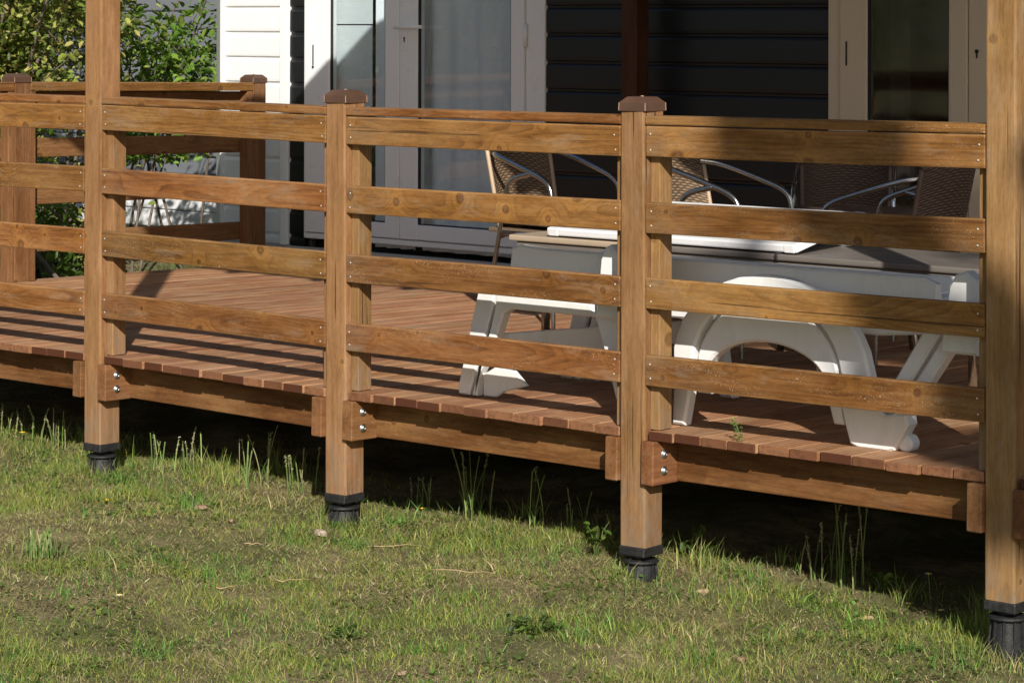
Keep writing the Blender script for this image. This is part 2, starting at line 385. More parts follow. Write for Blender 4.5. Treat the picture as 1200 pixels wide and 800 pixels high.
def ground_mat():
    m = NT('lawn_soil'); P = m.pos()
    n1 = m.noise(P, 1.7, 5.0, .6); n2 = m.noise(P, 9.0, 5.0, .7); n3 = m.noise(P, 70.0, 4.0, .7); n4 = m.noise(P, 260.0, 3.0, .7)
    soil = m.mix(m.mapr(n3, .3, .7), (.09, .066, .038), (.31, .235, .135))
    thatch = m.mix(m.mapr(n4, .3, .7), (.19, .155, .075), (.52, .43, .23))
    green = m.mix(m.mapr(n3, .3, .7), (.04, .06, .016), (.15, .18, .05))
    c = m.mix(m.mapr(n2, .42, .58), soil, thatch)
    c = m.mix(m.math('MULTIPLY', m.mapr(n1, .40, .60), m.mapr(n3, .3, .6)), c, green)
    m.bump(m.math('ADD', n3, m.math('MULTIPLY', n4, .6)), .9, .02)
    return m.done(c, .95, 0, .2)
M['ground'] = ground_mat()

# ------------------------------------------------------------------ ground
XP = [0.0, 1.2846, 2.5785, 3.8701]; ZP = [.004, -.0063, -.0032, .0055]
def zoff(x): return float(np.interp(x, [-2.6, -1.3]+XP+[5.2], [.002, .002]+ZP+[.0]))
TILT = -.0165
def dz(x, y): return zoff(x) + TILT*y
def gz_np(x, y):
    b = -.462 - .013*x
    b = b + .016*np.sin(x*3.1+y*1.7) + .012*np.sin(x*5.3-y*4.1+1) + .008*np.sin(x*9.7+y*8.3+2) + .007*np.sin(x*17.3+y*3.1)*np.sin(y*13.7-x*6.1)
    b = np.where(y > 1.0, b*1.0 + np.minimum((y-1.0)*.02, .06), b)
    return b
def gz(x, y): return float(gz_np(np.float64(x), np.float64(y)))
def make_ground():
    # fine grid near the deck, coarse out to the horizon: one sheet with graded lines
    def lines(a, b, s): 
        out = list(np.arange(a, b+1e-6, s)); lo = a; st = s
        pre = []
        while lo > -160: st *= 1.6; lo -= st; pre.append(lo)
        hi = b; st = s; post = []
        while hi < 160: st *= 1.6; hi += st; post.append(hi)
        return np.array(pre[::-1] + out + post)
    xs = lines(-6, 7.5, .09); ys = lines(-4.5, 4, .09)
    X, Y = np.meshgrid(xs, ys, indexing='ij'); near = (np.abs(X) < 12) & (np.abs(Y) < 10)
    Z = np.where(near, gz_np(X, Y), -.5 + 0*X)
    v = np.stack([X, Y, Z], -1).reshape(-1, 3); nx, ny = X.shape
    idx = np.arange(nx*ny).reshape(nx, ny)
    f = np.stack([idx[:-1, :-1], idx[1:, :-1], idx[1:, 1:], idx[:-1, 1:]], -1).reshape(-1, 4)
    me = bpy.data.meshes.new('ground'); me.from_pydata(v.tolist(), [], f.tolist()); me.materials.append(M['ground'])
    me.polygons.foreach_set('use_smooth', [True]*len(me.polygons))
    tag(link('ground', me), 'dry patchy lawn in front of the wooden deck', kind='structure')
make_ground()

# ------------------------------------------------------------------ deck
PW = .095; SP = .2336; RH = .0944; RT = .027
deck = thing('wooden_deck', 'raised reddish-brown plank deck on joists behind the front railing', 'deck', (1.3, 1.7, -.2))
def dl(p): return (p[0]-1.3, p[1]-1.7, p[2]+.2)
DX0, DX1 = -2.66, 5.2; DEPTH = 3.56
posts_x = [-2.6475, -1.2846] + XP
def plank(x0, x1, ystart, seed):
    mb = MB(); xc = (x0+x1)/2; wd = x1-x0
    y0 = ystart + R.uniform(-.006, .005)
    t0 = R.uniform(-.0012, .0012)
    board(mb, (0, y0-1.7, dz(xc, y0)-.014+t0), (0, DEPTH-1.7, dz(xc, DEPTH)-.014+t0), (1, 0, 0), wd, .028, .003, .002, seed=seed, twist=R.uniform(-.006, .006), endmi=1)
    mb.build('plank', [M['plank'], M['endgrain']], deck, (xc-1.3, 0, .2))
seed = 100
for i, px in enumerate(posts_x):
    a = px + PW + .012; b = (posts_x[i+1] if i+1 < len(posts_x) else DX1) - .008
    if i == 0: a = px + PW + .012
    n = round((b-a)/.1085); pit = (b-a)/n
    ws = [1+R.uniform(-.09, .09) for _ in range(n)]; tot = sum(ws); acc = a
    for k in range(n):
        wk = ws[k]/tot*(b-a); plank(acc+.003, acc+wk-.003, .005, seed); seed += 1; acc += wk
    # the short plank strip behind each post
    mb = MB(); xc = px+PW/2
    y0 = .105
    board(mb, (0, y0-1.7, dz(xc, y0)-.0145), (0, DEPTH-1.7, dz(xc, DEPTH)-.0145), (1, 0, 0), PW+.012, .028, .003, seed=seed); seed += 1
    mb.build('plank', M['plank'], deck, (xc-1.3, 0, .2))
# joists pinch every post, rim boards run between them
def joist(x0, x1, xpost, bolts):
    mb = MB(); xc = (x0+x1)/2; y0 = -.017 + R.uniform(-.003, .003)
    z1 = dz(xc, 0) - .0295; h = .134
    board(mb, (0, y0-1.7, z1-h/2), (0, DEPTH-.1-1.7, z1-h/2+TILT*3.4), (1, 0, 0), x1-x0, h, .004, .003)
    j = mb.build('joist', M['joist'], deck, (xc-1.3, 0, .2))
    if bolts:
        for (by, bz) in ((.037, -.040), (.037, -.092)):
            m2 = MB(); xb = (x1-x0)/2
            lathe(m2, [(.0145, 0), (.0145, .002), (.0125, .0032), (.0095, .0035), (.0093, .0075), (.007, .0098), (.0045, .0098), (.004, .0075)], n=16)
            m2.build('bolt', M['zinc'], j, (xb+.0003, by-1.7, z1+bz+R.uniform(-.002, .002)), (0, math.pi/2, 0))
    return j
for i, px in enumerate(posts_x):
    if i > 0: joist(px-.0485, px-.0005, px, False)
    joist(px+PW+.0005, px+PW+.0485, px, True)
for i, px in enumerate(posts_x):
    a = px + PW + .049; b = (posts_x[i+1] - .049) if i+1 < len(posts_x) else DX1
    za, zb = dz(a, .1)-.0300, dz(b, .1)-.0300; h = .130
    mb = MB(); xc = (a+b)/2
    board(mb, (a-xc, 0, za-h/2), (b-xc, 0, zb-h/2), (0, 1, 0), .045, h, .004, .002)
    mb.build('rim_board', M['rim'], deck, (xc-1.3, .124-1.7, .2))
for yb in (1.3, 2.5):                                           # bearers further in
    mb = MB(); board(mb, (DX0-1.3+.1, yb-1.7, dz(1.3, yb)-.168-.05), (DX1-1.3, yb-1.7, dz(1.3, yb)-.168-.05), (0, 1, 0), .06, .1, .004)
    mb.build('bearer', M['joist'], deck, (0, 0, .2))

# ------------------------------------------------------------------ posts and feet
def make_foot(parent, lx, ly, zb, zg):
    """adjustable plastic pedestal: saddle plate, threaded disc, ribbed column"""
    m = MB(); h = zb-zg; tx, ty = R.uniform(-.07, .07), R.uniform(-.07, .07)
    box(m, lx-.0495, lx+.0495, ly-.0495, ly+.0495, zb-.028, zb+.001, .004)
    lathe(m, [(.030, zb-.040), (.030, zb-.0255)], lx, ly, 14)
    prof = [(.050, zb-.054), (.056, zb-.050), (.056, zb-.046), (.051, zb-.0425), (.03, zb-.042)]
    lathe(m, prof, lx, ly, 22)
    lathe(m, [(.056, zg-.03), (.050, zg+.02), (.042, zb-.06), (.040, zb-.0515)], lx, ly, 18)
    for k in range(10):
        a = 2*math.pi*k/10
        p0 = (lx+.052*math.cos(a), ly+.052*math.sin(a), zg-.02); p1 = (lx+.043*math.cos(a), ly+.043*math.sin(a), zb-.056)
        board(m, p0, p1, (math.cos(a), math.sin(a), 0), .012, .006, .001, .001)
    m.v = [(x+(zb-z)*tx, y+(zb-z)*ty, z) for x, y, z in m.v]
    return m.build('post_foot', M['foot'], parent)
def make_cap(parent, lx, ly, zb, blue=False):
    m = MB(); a = .0525; b = .0515
    rings = [(a-.003, zb), (a, zb+.002), (b, zb+.027), (b-.004, zb+.031), (.034, zb+.0445), (.030, zb+.0455)]
    vs = []
    for r, z in rings:
        vs += [(lx+sx*r, ly+sy*r, z) for sx, sy in ((-1, -1), (1, -1), (1, 1), (-1, 1))]
    fs = [(i*4+k, i*4+(k+1) % 4, (i+1)*4+(k+1) % 4, (i+1)*4+k) for i in range(len(rings)-1) for k in range(4)]
    fs += [(3, 2, 1, 0), tuple(len(vs)-4+k for k in range(4))]
    m.add(vs, fs)
    lathe(m, [(.006, zb+.0450), (.006, zb+.0475), (.003, zb+.049)], lx, ly, 10, mi=1)
    for sx, sy in ((1, -1), (-1, -1), (1, 1)):                  # pale worn arrises of the cap
        board(m, (lx+sx*(a-.0005), ly+sy*(a-.0005), zb+.003), (lx+sx*(b-.0004), ly+sy*(b-.0004), zb+.0275), (1, 1, 0), .0028, .0028, .0006, .0004, mi=1)
    return m.build('post_cap', [M['cap'], M['capseam']], parent)
def make_post(parent, base, x0, y0, ztop, zbot, cap=True, twist=0.0, name='post', mat='post', foot=True):
    """square post with its lower corner at x0, y0; base = location of the parent thing"""
    m = MB(); cx, cy = x0+PW/2, y0+PW/2
    board(m, (0, 0, zbot), (0, 0, ztop), (1, 0, 0), PW, PW, .006, .002, twist=twist, nseg=6)
    p = m.build(name, M[mat], parent, (cx-base[0], cy-base[1], -base[2]))
    if cap: make_cap(p, 0, 0, ztop-.003)
    if foot: make_foot(p, 0, 0, zbot, gz(cx, cy))
    return p
def screws(parent, pts, nrm):
    m = MB()
    for p in pts:
        p = Vector(p); n = Vector(nrm); u = n.orthogonal().normalized(); v = n.cross(u)
        vs = []; 
        for r, h in ((.0031, .0002), (.0031, .0010), (.0018, .0016)):
            for k in range(8):
                a = math.pi*k/4; vs.append(p + n*h + u*r*math.cos(a) + v*r*math.sin(a))
        fs = [(i*8+k, i*8+(k+1) % 8, (i+1)*8+(k+1) % 8, (i+1)*8+k) for i in range(2) for k in range(8)] + [tuple(16+k for k in range(8))]
        m.add(vs, fs, None, 0, True)
    o = m.build('screw', M['screw'], parent); return o
def railing_bay(parent, base, A, B, inward, ztop_a, ztop_b, cleats=True, zdeck_a=0.0, zdeck_b=0.0, ct=.027, mat='rail'):
    """four rails, a capping board and nailing cleats between two posts; A, B = outer-face end points, heights of the deck at each end"""
    A = Vector((A[0], A[1], 0)); B = Vector((B[0], B[1], 0)); d = (B-A).normalized(); n = Vector(inward)
    b = Vector(base); L = (B-A).length
    for k in range(4):
        za = zdeck_a + SP*(4-k) - RH/2 + R.uniform(-.0018, .0018); zb = zdeck_b + SP*(4-k) - RH/2 + R.uniform(-.0018, .0018)
        pr = R.uniform(-.001, .0025)
        a = A + d*.0025 + n*(RT/2+pr); c = B - d*.0035 + n*(RT/2+pr); mid = (a+c)/2; zm = (za+zb)/2
        org = Vector((mid.x, mid.y, zm))
        mb = MB(); board(mb, Vector((a.x, a.y, za))-org, Vector((c.x, c.y, zb))-org, n, RT, RH, .0045, .0025, nseg=4, bow=R.uniform(-.002, .002), twist=R.uniform(-.012, .012))
        r = mb.build('rail', M[mat], parent, org-b)
        pts = []
        for end, zz in ((a + d*.021, za), (c - d*.019, zb)):
            for s in (.021, -.025):
                q = Vector((end.x, end.y, zz + s + R.uniform(-.003, .003))) + d*R.uniform(-.003, .003) - n*(RT/2+.0009)
                pts.append(q-org)
        for q in pts: screws(r, [q], -n)
    # capping board laid flat on the cleats
    za, zb = zdeck_a + SP*4 + .0035, zdeck_b + SP*4 + .0035
    a = A + d*.002 + n*.0485; c = B - d*.003 + n*.0485; org = Vector(((a.x+c.x)/2, (a.y+c.y)/2, (za+zb)/2+ct/2))
    mb = MB(); board(mb, Vector((a.x, a.y, za+ct/2))-org, Vector((c.x, c.y, zb+ct/2))-org, n, .100, ct, .005, .002, nseg=3)
    mb.build('cap_board', M['rail'], parent, org-b)
    if cleats:
        for end, sgn, zd, zt in ((A, 1, zdeck_a, za), (B, -1, zdeck_b, zb)):
            c0 = end + d*sgn*(.018+.0008) + n*(RT+.0015+.0315)
            org = Vector((c0.x, c0.y, (zd+zt)/2))
            mb = MB(); board(mb, (0, 0, -(zt-zd)/2+.0015), (0, 0, (zt-zd)/2-.001), d, .036, .063, .003, .001)
            mb.build('cleat', M['post' if mat == 'rail' else mat], parent, org-b)

FB = (1.3, 0.05, 0)
front = thing('wooden_railing', 'front four-rail timber railing along the deck facing the lawn', 'railing', FB)
WB = [-.34, -.335, -.3301, -.3619, -.3664, -.3428]
CAPZ = .981
for i, px in enumerate(posts_x):
    if i in (2, 5): continue
    make_post(front, FB, px, 0.0, CAPZ+zoff(px), WB[i], True, twist={3: -.10, 4: -.13}.get(i, .03))
for i in range(len(posts_x)-1):
    a, b = posts_x[i]+PW, posts_x[i+1]
    railing_bay(front, FB, (a, 0), (b, 0), (0, 1, 0), 0, 0, True, zoff(a-PW/2), zoff(b+PW/2))

LX = -2.6475; LB = (-2.6, 1.7, 0)
left = thing('wooden_railing', 'side railing with brown capped posts at the far left deck end before the shrubs', 'railing', LB)
ly = [0.0, 1.66, 3.25]
for y in ly[1:]:
    z0 = TILT*y
    make_post(left, LB, LX, y, CAPZ+z0, -.40, True, twist=.02, mat='rail_dark')
for a, b in zip(ly[:-1], ly[1:]):
    railing_bay(left, LB, (LX, a+PW), (LX, b), (1, 0, 0), 0, 0, True, TILT*a, TILT*b, .044, 'rail_dark')

# ------------------------------------------------------------------ veranda (its posts, beam and roof)
VB = (1.9, 1.6, 0); ZR = 2.60
ver = thing('veranda', 'timber veranda roof on tall square posts over the deck', 'veranda', VB)
for i in (2, 5):
    px = posts_x[i]
    make_post(ver, VB, px, 0.0, ZR-.17, WB[i], False, twist=.02, name='veranda_post')
m = MB(); box(m, -.25, 4.2, .005, .09, ZR-.17, ZR-.035, .004); m.build('beam', M['post'], ver, (-VB[0], -VB[1], 0))
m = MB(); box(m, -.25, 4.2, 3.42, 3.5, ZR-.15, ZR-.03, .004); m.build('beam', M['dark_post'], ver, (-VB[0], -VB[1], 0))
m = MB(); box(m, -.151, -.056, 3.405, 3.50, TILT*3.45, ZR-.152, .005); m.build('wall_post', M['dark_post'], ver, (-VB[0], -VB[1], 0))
for k in range(8):
    m = MB(); xk = -.22 + k*(4.37/7); box(m, -.022, .022, -.42-VB[1], 3.55-VB[1], ZR-.033, ZR+.07, .003); m.build('rafter', M['post'], ver, (xk-VB[0], 0, 0))
for k in range(7):
    m = MB(); x0 = -.25+k*(4.45/7); box(m, x0+.002, x0+4.45/7-.002, -.45, 3.58, ZR+.0705, ZR+.083, .002); m.build('roof_sheet', M['roofing'], ver, (-VB[0], -VB[1], 0))

# ------------------------------------------------------------------ the mobile home
HB = (-.2, 3.6, 0); HY = 3.6
home = thing('mobile_home', 'mobile home with anthracite siding, white end panel and glazed doors behind the deck', 'house', HB)
def hp(name, mb, mat, parent=home): return mb.build(name, mat, parent, (-HB[0], -HB[1], 0) if parent is home else (0, 0, 0))
def siding(x0, x1, z0, z1, mat, pitch=.1385, zref=1.3365):
    """lapped boards: each slopes out towards its lower edge with a small rounded drip step"""
    k = math.floor((z0-zref)/pitch); 
    while zref + k*pitch < z1:
        a = max(z0, zref+k*pitch); b = min(z1, zref+(k+1)*pitch)
        if b-a > .012:
            m = MB(); f = .0
            prof = [(HY+.012, b), (HY+.0125, b-.010), (HY+.006, b-.017), (HY+.001, b-.026), (HY, a+.018), (HY+.0015, a+.006), (HY+.008, a+.0006), (HY+.03, a+.0005), (HY+.03, b)]
            n = len(prof); vs = [(x0, y, z) for y, z in prof] + [(x1, y, z) for y, z in prof]
            fs = [(i, n+i, n+(i+1) % n, (i+1) % n)[::-1] for i in range(n)]
            fs += [tuple(range(n)), tuple(range(2*n-1, n-1, -1))]
            m.add(vs, [f[::-1] for f in fs]); hp('siding_board', m, mat)
        k += 1
ZT = 2.95; ZB = -.05
siding(-3.186, -2.704, .03, ZT, M['vinyl'])
m = MB()                                                        # angled corner post of the end panel
vs = []; ring = [(-3.186, 3.592), (-3.36, 3.72), (-3.36, 3.9), (-3.186, 3.9)]
for z in (.03, ZT): vs += [(x, y, z) for x, y in ring]
m.add(vs, [(0, 1, 5, 4), (1, 2, 6, 5), (2, 3, 7, 6), (3, 0, 4, 7), (3, 2, 1, 0), (4, 5, 6, 7)]); hp('corner_trim', m, M['vinyl_trim'])
m = MB(); box(m, -3.189, -3.166, 3.588, 3.63, .032, ZT, .004); hp('trim_strip', m, M['vinyl'])
m = MB(); box(m, -2.704, -2.636, 3.586, 3.64, .03, ZT, .006); hp('trim_strip', m, M['vinyl'])
siding(-2.634, -2.516, .03, ZT, M['dark_side'])
siding(-.788, .910, .03, ZT, M['dark_side'])
siding(2.76, 5.6, .03, ZT, M['dark_side'])
siding(-2.516, -.788, 2.16, ZT, M['dark_side']); siding(.910, 2.76, 2.16, ZT, M['dark_side'])
m = MB(); box(m, -3.186, -.79, 3.598, 3.63, -.07, .029, .003); hp('skirting', m, M['skirt'])
m = MB(); box(m, -.789, 5.6, 3.600, 3.63, -.07, .029, .003); hp('skirting', m, M['grey_pl'])
m = MB(); box(m, -3.1, 5.55, 3.66, 3.70, -.75, -.0705, .003); hp('foundation', m, M['room'])
# shell: back room box so glass shows a dim interior
m = MB(); box(m, -3.1, 5.6, 6.30, 6.36, -.3, ZT, .003); hp('back_wall', m, M['room'])
m = MB(); box(m, -3.16, -3.10, 3.64, 6.36, -.3, ZT, .003); hp('end_wall', m, M['vinyl'])
m = MB(); box(m, 5.54, 5.6, 3.64, 6.29, -.3, ZT, .003); hp('end_wall', m, M['vinyl'])
m = MB(); box(m, -3.09, 5.53, 3.64, 6.29, -.06, .02, .003); hp('room_floor', m, M['room'])
m = MB(); box(m, -3.45, 5.8, 3.42, 6.5, ZT, ZT+.08, .003); hp('roof', m, M['roofing'])
for (a, b) in ((-3.09, -2.5), (-.80, .93), (2.75, 5.5)):
    m = MB(); box(m, a, b, 3.641, 3.67, .021, ZT-.01, .003); hp('inner_wall', m, M['room'])
m = MB(); box(m, -2.5, -.80, 3.641, 3.67, 2.18, ZT-.01, .003); hp('inner_wall', m, M['room'])
m = MB(); box(m, .93, 2.75, 3.641, 3.67, 2.18, ZT-.01, .003); hp('inner_wall', m, M['room'])

def bar(m, x0, x1, z0, z1, y0=3.575, y1=3.635, c=.006): return box(m, x0, x1, y0, y1, z0, z1, c)
def glazed_door(xs, ztop, zbot, glassbot, mat, gl, handle_on_right, cream=False):
    """pair of glazed leaves in a frame. xs: frame, leaf1 stile in, glass1, stile, meeting, glass2 ..., frame end"""
    f0, l0, g0, g1, mt, h0, h1, l1, f1 = xs
    m = MB()
    bar(m, f0, l0-.002, zbot, ztop, 3.590, 3.65); bar(m, l1+.002, f1, zbot, ztop, 3.590, 3.65)
    bar(m, l0-.001, l1+.001, ztop-.06, ztop-.001, 3.591, 3.65); bar(m, l0-.001, l1+.001, zbot-.001, zbot+.030, 3.585, 3.65)
    d = hp('door', m, mat)
    off = (0, 0, 0)
    for (a, ga, gb, b) in ((l0, g0, g1, mt-.002), (mt+.002, h0, h1, l1)):
        m = MB(); z0, z1 = zbot+.034, ztop-.064
        bar(m, a, ga, z0, z1); bar(m, gb, b, z0, z1); bar(m, ga-.001, gb+.001, z0+.0005, glassbot, 3.5755, 3.634); bar(m, ga-.001, gb+.001, z1-.11, z1-.0005, 3.5755, 3.634)
        # glazing beads: a fine step all round the pane
        lf = m.build('leaf', mat, d)
        m = MB()
        for (x0, x1, zz0, zz1) in ((ga-.0005, ga+.007, glassbot, z1-.11), (gb-.007, gb+.0005, glassbot, z1-.11), (ga+.007, gb-.007, glassbot-.001, glassbot+.006), (ga+.007, gb-.007, z1-.117, z1-.109)):
            box(m, x0, x1, 3.583, 3.60, zz0, zz1, .001)
        m.build('gasket', M['gasket'], d)
        m = MB(); box(m, ga-.001, gb+.001, 3.6005, 3.606, glassbot-.002, z1-.108, .0008); m.build('glass_pane', gl, d)
        m = MB()                                                # stepped profile lines on the stiles
        for xx in (ga-.016, gb+.013): box(m, xx, xx+.003, 3.5735, 3.58, glassbot-.02, z1-.09, .001)
        m.build('moulding', mat, d)
    return d
d1 = glazed_door((-2.514, -2.494, -2.303, -1.888, -1.782, -1.652, -1.006, -.918, -.79), 2.12, .080, .195, M['pvc'], M['glass'], True)
# lever handle, plate, keyhole, hinges
m = MB(); box(m, -1.752, -1.722, 3.566, 3.5745, 1.10, 1.255, .004); m.build('lock_plate', M['pvc'], d1)
m = MB(); tube(m, [(-1.737, 3.57, 1.226), (-1.737, 3.525, 1.226)], .009, 10); tube(m, [(-1.77, 3.525, 1.2265), (-1.70, 3.523, 1.227), (-1.58, 3.528, 1.229)], .0095, 10)
m.build('handle', M['vinyl'], d1)
m = MB(); box(m, -1.741, -1.733, 3.5645, 3.568, 1.148, 1.172, .001); tube(m, [(-1.737, 3.5675, 1.170), (-1.737, 3.5635, 1.170)], .006, 10); m.build('keyhole', M['gasket'], d1)
for z in (1.13, 1.95, .3):
    m = MB(); tube(m, [(-.908, 3.578, z), (-.908, 3.578, z+.115)], .010, 10); m.build('hinge', M['pvc'], d1)
m = MB(); box(m, -2.428, -2.422, 3.569, 3.5745, 1.02, 1.13, .001); tube(m, [(-2.425, 3.5755, 1.01), (-2.425, 3.568, 1.01)], .006, 8); m.build('catch', M['gasket'], d1)
d2 = glazed_door((.912, .984, 1.132, 1.558, 1.657, 1.80, 2.43, 2.60, 2.70), 2.12, .080, .195, M['pvc2'], M['glass2'], True)
m = MB(); box(m, 1.02, 1.027, 3.5705, 3.5755, 1.06, 1.17, .001); m.build('catch', M['gasket'], d2)
m = MB(); tube(m, [(1.703, 3.5755, 1.13), (1.703, 3.570, 1.13)], .009, 10); box(m, 1.7, 1.706, 3.5705, 3.576, 1.10, 1.125, .001); m.build('keyhole', M['gasket'], d2)
for xj in (2.72,):
    m = MB(); box(m, 2.702, 2.758, 3.592, 3.64, .03, 2.16, .004); hp('trim_strip', m, M['pvc2'])
# what hangs just inside the panes
m = MB(); box(m, -2.36, -2.075, 3.672, 3.677, 1.243, 2.15, .001); hp('blind_slat', m, M['blind'])
m = MB(); box(m, -2.36, -2.075, 3.672, 3.677, .80, 1.236, .001); hp('blind_slat', m, M['blind'])
def curtain(x0, x1, y, z0, z1, amp, per, mat, name='curtain'):
    m = MB(); n = max(24, int((x1-x0)/per*10)); vs = []
    for z in (z0, z1):
        for i in range(n+1):
            x = x0+(x1-x0)*i/n; vs.append((x, y+amp*math.sin(2*math.pi*(x-x0)/per+.8*math.sin(7*x)), z))
    fs = [(i, i+1, n+2+i, n+1+i) for i in range(n)]
    m.add(vs, fs, None, 0, True); hp(name, m, mat)
curtain(-2.06, -1.76, 3.70, .05, 2.2, .022, .11, M['curtain'])
curtain(-1.73, -.90, 3.70, .05, 2.2, .012, .16, M['curtain'])
curtain(1.02, 1.29, 3.72, .05, 2.2, .03, .10, M['room'])

# ------------------------------------------------------------------ neighbour's cabin beyond the shrubs
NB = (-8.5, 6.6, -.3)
nb = thing('neighbour_cabin', 'white boarded cabin wall, shade on its upper boards painted grey, showing behind the leaves at left', 'house', NB)
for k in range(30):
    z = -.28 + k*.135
    m = MB(); box(m, -4.2, 4.2, -.012, .02, z+.3, z+.3+.128, .008); m.build('siding_board', M['vinyl_trim'] if z+.3 < .42 else M['shade_side'], nb)  # shade on the upper wall painted as grey boards over white ones
m = MB(); box(m, -4.2, 4.2, .021, 2.5, -.02, 4.04, .01); m.build('wall', M['skirt'], nb)
m = MB(); box(m, -4.5, 4.5, -.6, 2.7, 4.05, 4.13, .01); m.build('roof', M['roofing'], nb)

# ------------------------------------------------------------------ garden furniture
def extrude(mb, outline, y0, y1, c=.0, mi=0):
    """closed outline of (x, z) points extruded from y0 to y1 with a slightly inset edge"""
    n = len(outline); P2 = [Vector((a, b)) for a, b in outline]
    ar = sum(P2[i].x*P2[(i+1) % n].y - P2[(i+1) % n].x*P2[i].y for i in range(n))
    if ar < 0: P2 = P2[::-1]
    def inset(k):
        out = []
        for i in range(n):
            a, b, d = P2[i-1], P2[i], P2[(i+1) % n]
            e1 = (b-a).normalized(); e2 = (d-b).normalized(); nn = Vector((-(e1.y+e2.y), e1.x+e2.x)); 
            l = nn.length
            nn = nn/l if l > 1e-6 else Vector((-e1.y, e1.x))
            cs = max(.5, nn.dot(Vector((-e1.y, e1.x)))); out.append(b + nn*(k/cs))
        return out
    rings = [(y0, inset(c)), (y0+c, P2), (y1-c, P2), (y1, inset(c))] if c > 0 else [(y0, P2), (y1, P2)]
    vs = [(p.x, y, p.y) for y, r in rings for p in r]; fs = []
    for k in range(len(rings)-1):
        for i in range(n):
            j = (i+1) % n; fs.append((k*n+i, k*n+j, (k+1)*n+j, (k+1)*n+i))
    fs.append(tuple(range(n))[::-1]); fs.append(tuple((len(rings)-1)*n+i for i in range(n)))
    return mb.add(vs, [f for f in fs], None, mi)
def band(path_out, path_in): return list(path_out) + list(path_in)[::-1]

GB = (2.72, .45, 0); GO = (-.035, .04, -.006)
lg = thing('sun_lounger', 'white resin sun lounger with arched arm and wheels beside the front railing', 'sun lounger', GB)
def gob(name, m, mat='white_pl'):
    o = (.022, -.026, .004) if name == 'knuckle' else (0, 0, 0) if name in ('arm', 'arm_web', 'foot', 'strut', 'wheel') else GO
    return m.build(name, M[mat], lg, (-GB[0]+o[0], -GB[1]+o[1], TILT*.2+.001+o[2]*0))
def sides(fn):
    for y0, sgn in ((.16, 1), (.73, -1)):
        fn(y0, y0+.055*sgn) if sgn > 0 else fn(y0-.055, y0)
# long side rails and the slatted bed
for (y0, y1, dd) in ((.205, .235, 0), (.665, .695, .045)):
    m = MB(); extrude(m, [(1.93, .33), (1.95, .50-dd), (1.99, .512-dd), (2.10, .505-dd), (3.55, .508-dd), (3.60, .49-dd), (3.60, .345), (3.4, .325), (2.0, .315)], y0, y1, .006); gob('side_rail', m)
for k in range(16):
    x = 2.0 + k*.0985
    m = MB(); box(m, x, x+.082, .236, .664, .40, .42, .008); gob('slat', m)
def foot_leg(y0, y1, front):
    m = MB()
    extrude(m, [(1.840, .352), (1.915, .352), (1.905, .30), (1.80, .0), (1.752, .0), (1.752, .03)], y0, y1, .006)     # outer strip
    extrude(m, [(1.925, .352), (2.33, .344), (2.355, .302), (1.985, .302), (1.955, .285), (1.90, .15), (1.845, .075), (1.835, .0), (1.812, .0), (1.915, .30)], y0, y1, .006)
    extrude(m, [(1.846, .070), (1.90, .10), (1.985, .095), (2.04, .050), (1.94, .022), (1.905, .0), (1.85, .0)], y0+.02, y1-.006, .004)
    gob('leg', m)
def knuckle(y0, y1, x, hw):
    m = MB(); extrude(m, [(x-hw, .31), (x-hw*.55, .50), (x-hw*.2, .535), (x+hw*.35, .548), (x+hw*.85, .525), (x+hw, .48), (x+hw, .31)], y0-.006, y1+.004, .008); gob('knuckle', m)
def brace_leg(y0, y1):
    m = MB(); extrude(m, [(2.345, .31), (2.44, .31), (2.475, .10), (2.505, .0), (2.45, .0), (2.42, .09), (2.385, .20)], y0, y1, .006); gob('leg', m)
def arc_pts(cx, z0, rx, rz, a0, a1, n): return [(cx + rx*math.cos(rad(a0+(a1-a0)*i/n)), z0 + rz*math.sin(rad(a0+(a1-a0)*i/n))) for i in range(n+1)]
def arch(y0, y1):
    m = MB()                                                    # outer arm, broad and rounded
    o = [(2.655, 0.0), (2.660, .12)] + arc_pts(3.02, .20, .365, .287, 172, 8, 18) + [(3.405, .15), (3.44, .10)]
    i = [(2.705, 0.0), (2.725, .10)] + arc_pts(3.01, .185, .275, .245, 172, 8, 18) + [(3.31, .13), (3.33, .10)]
    extrude(m, band(o, i), y0, y1, .008)
    gob('arm', m)
    m = MB()                                                    # inner arm, set back, a groove away from the outer one
    o = [(2.745, .105)] + arc_pts(3.005, .17, .268, .236, 168, 12, 16) + [(3.262, .16), (3.285, .06)]
    i = [(2.795, .105)] + arc_pts(3.0, .16, .222, .122, 168, 12, 16) + [(3.225, .14), (3.25, .06)]
    extrude(m, band(o, i), y0+.014, y1+.02, .008); gob('arm_web', m)
    m = MB()                                                    # boat-shaped foot and the two-strip rear strut
    extrude(m, [(3.285, .125), (3.44, .108), (3.512, .118), (3.518, .085), (3.470, .006), (3.445, 0), (3.345, 0), (3.316, .010), (3.300, .06)], y0+.002, y1+.016, .007)
    gob('foot', m)
    m = MB()
    extrude(m, [(3.405, .112), (3.458, .112), (3.625, .36), (3.565, .36)], y0+.006, y1+.01, .006)
    extrude(m, [(3.470, .112), (3.518, .112), (3.692, .36), (3.642, .36)], y0+.004, y1+.01, .006)
    gob('strut', m)
def wheel(y0, y1):
    m = MB(); extrude(m, arc_pts(3.492, .026, .026, .026, 0, 345, 23), y0+.022, y1+.03, .008); gob('wheel', m)
for (y0, y1) in ((.16, .205), (.695, .74)):
    foot_leg(y0, y1, y0 < .3); brace_leg(y0, y1)
    if y0 < .3: knuckle(y0, y1, 2.395, .045); arch(y0, y1); knuckle(y0, y1, 3.685, .062); wheel(y0, y1)
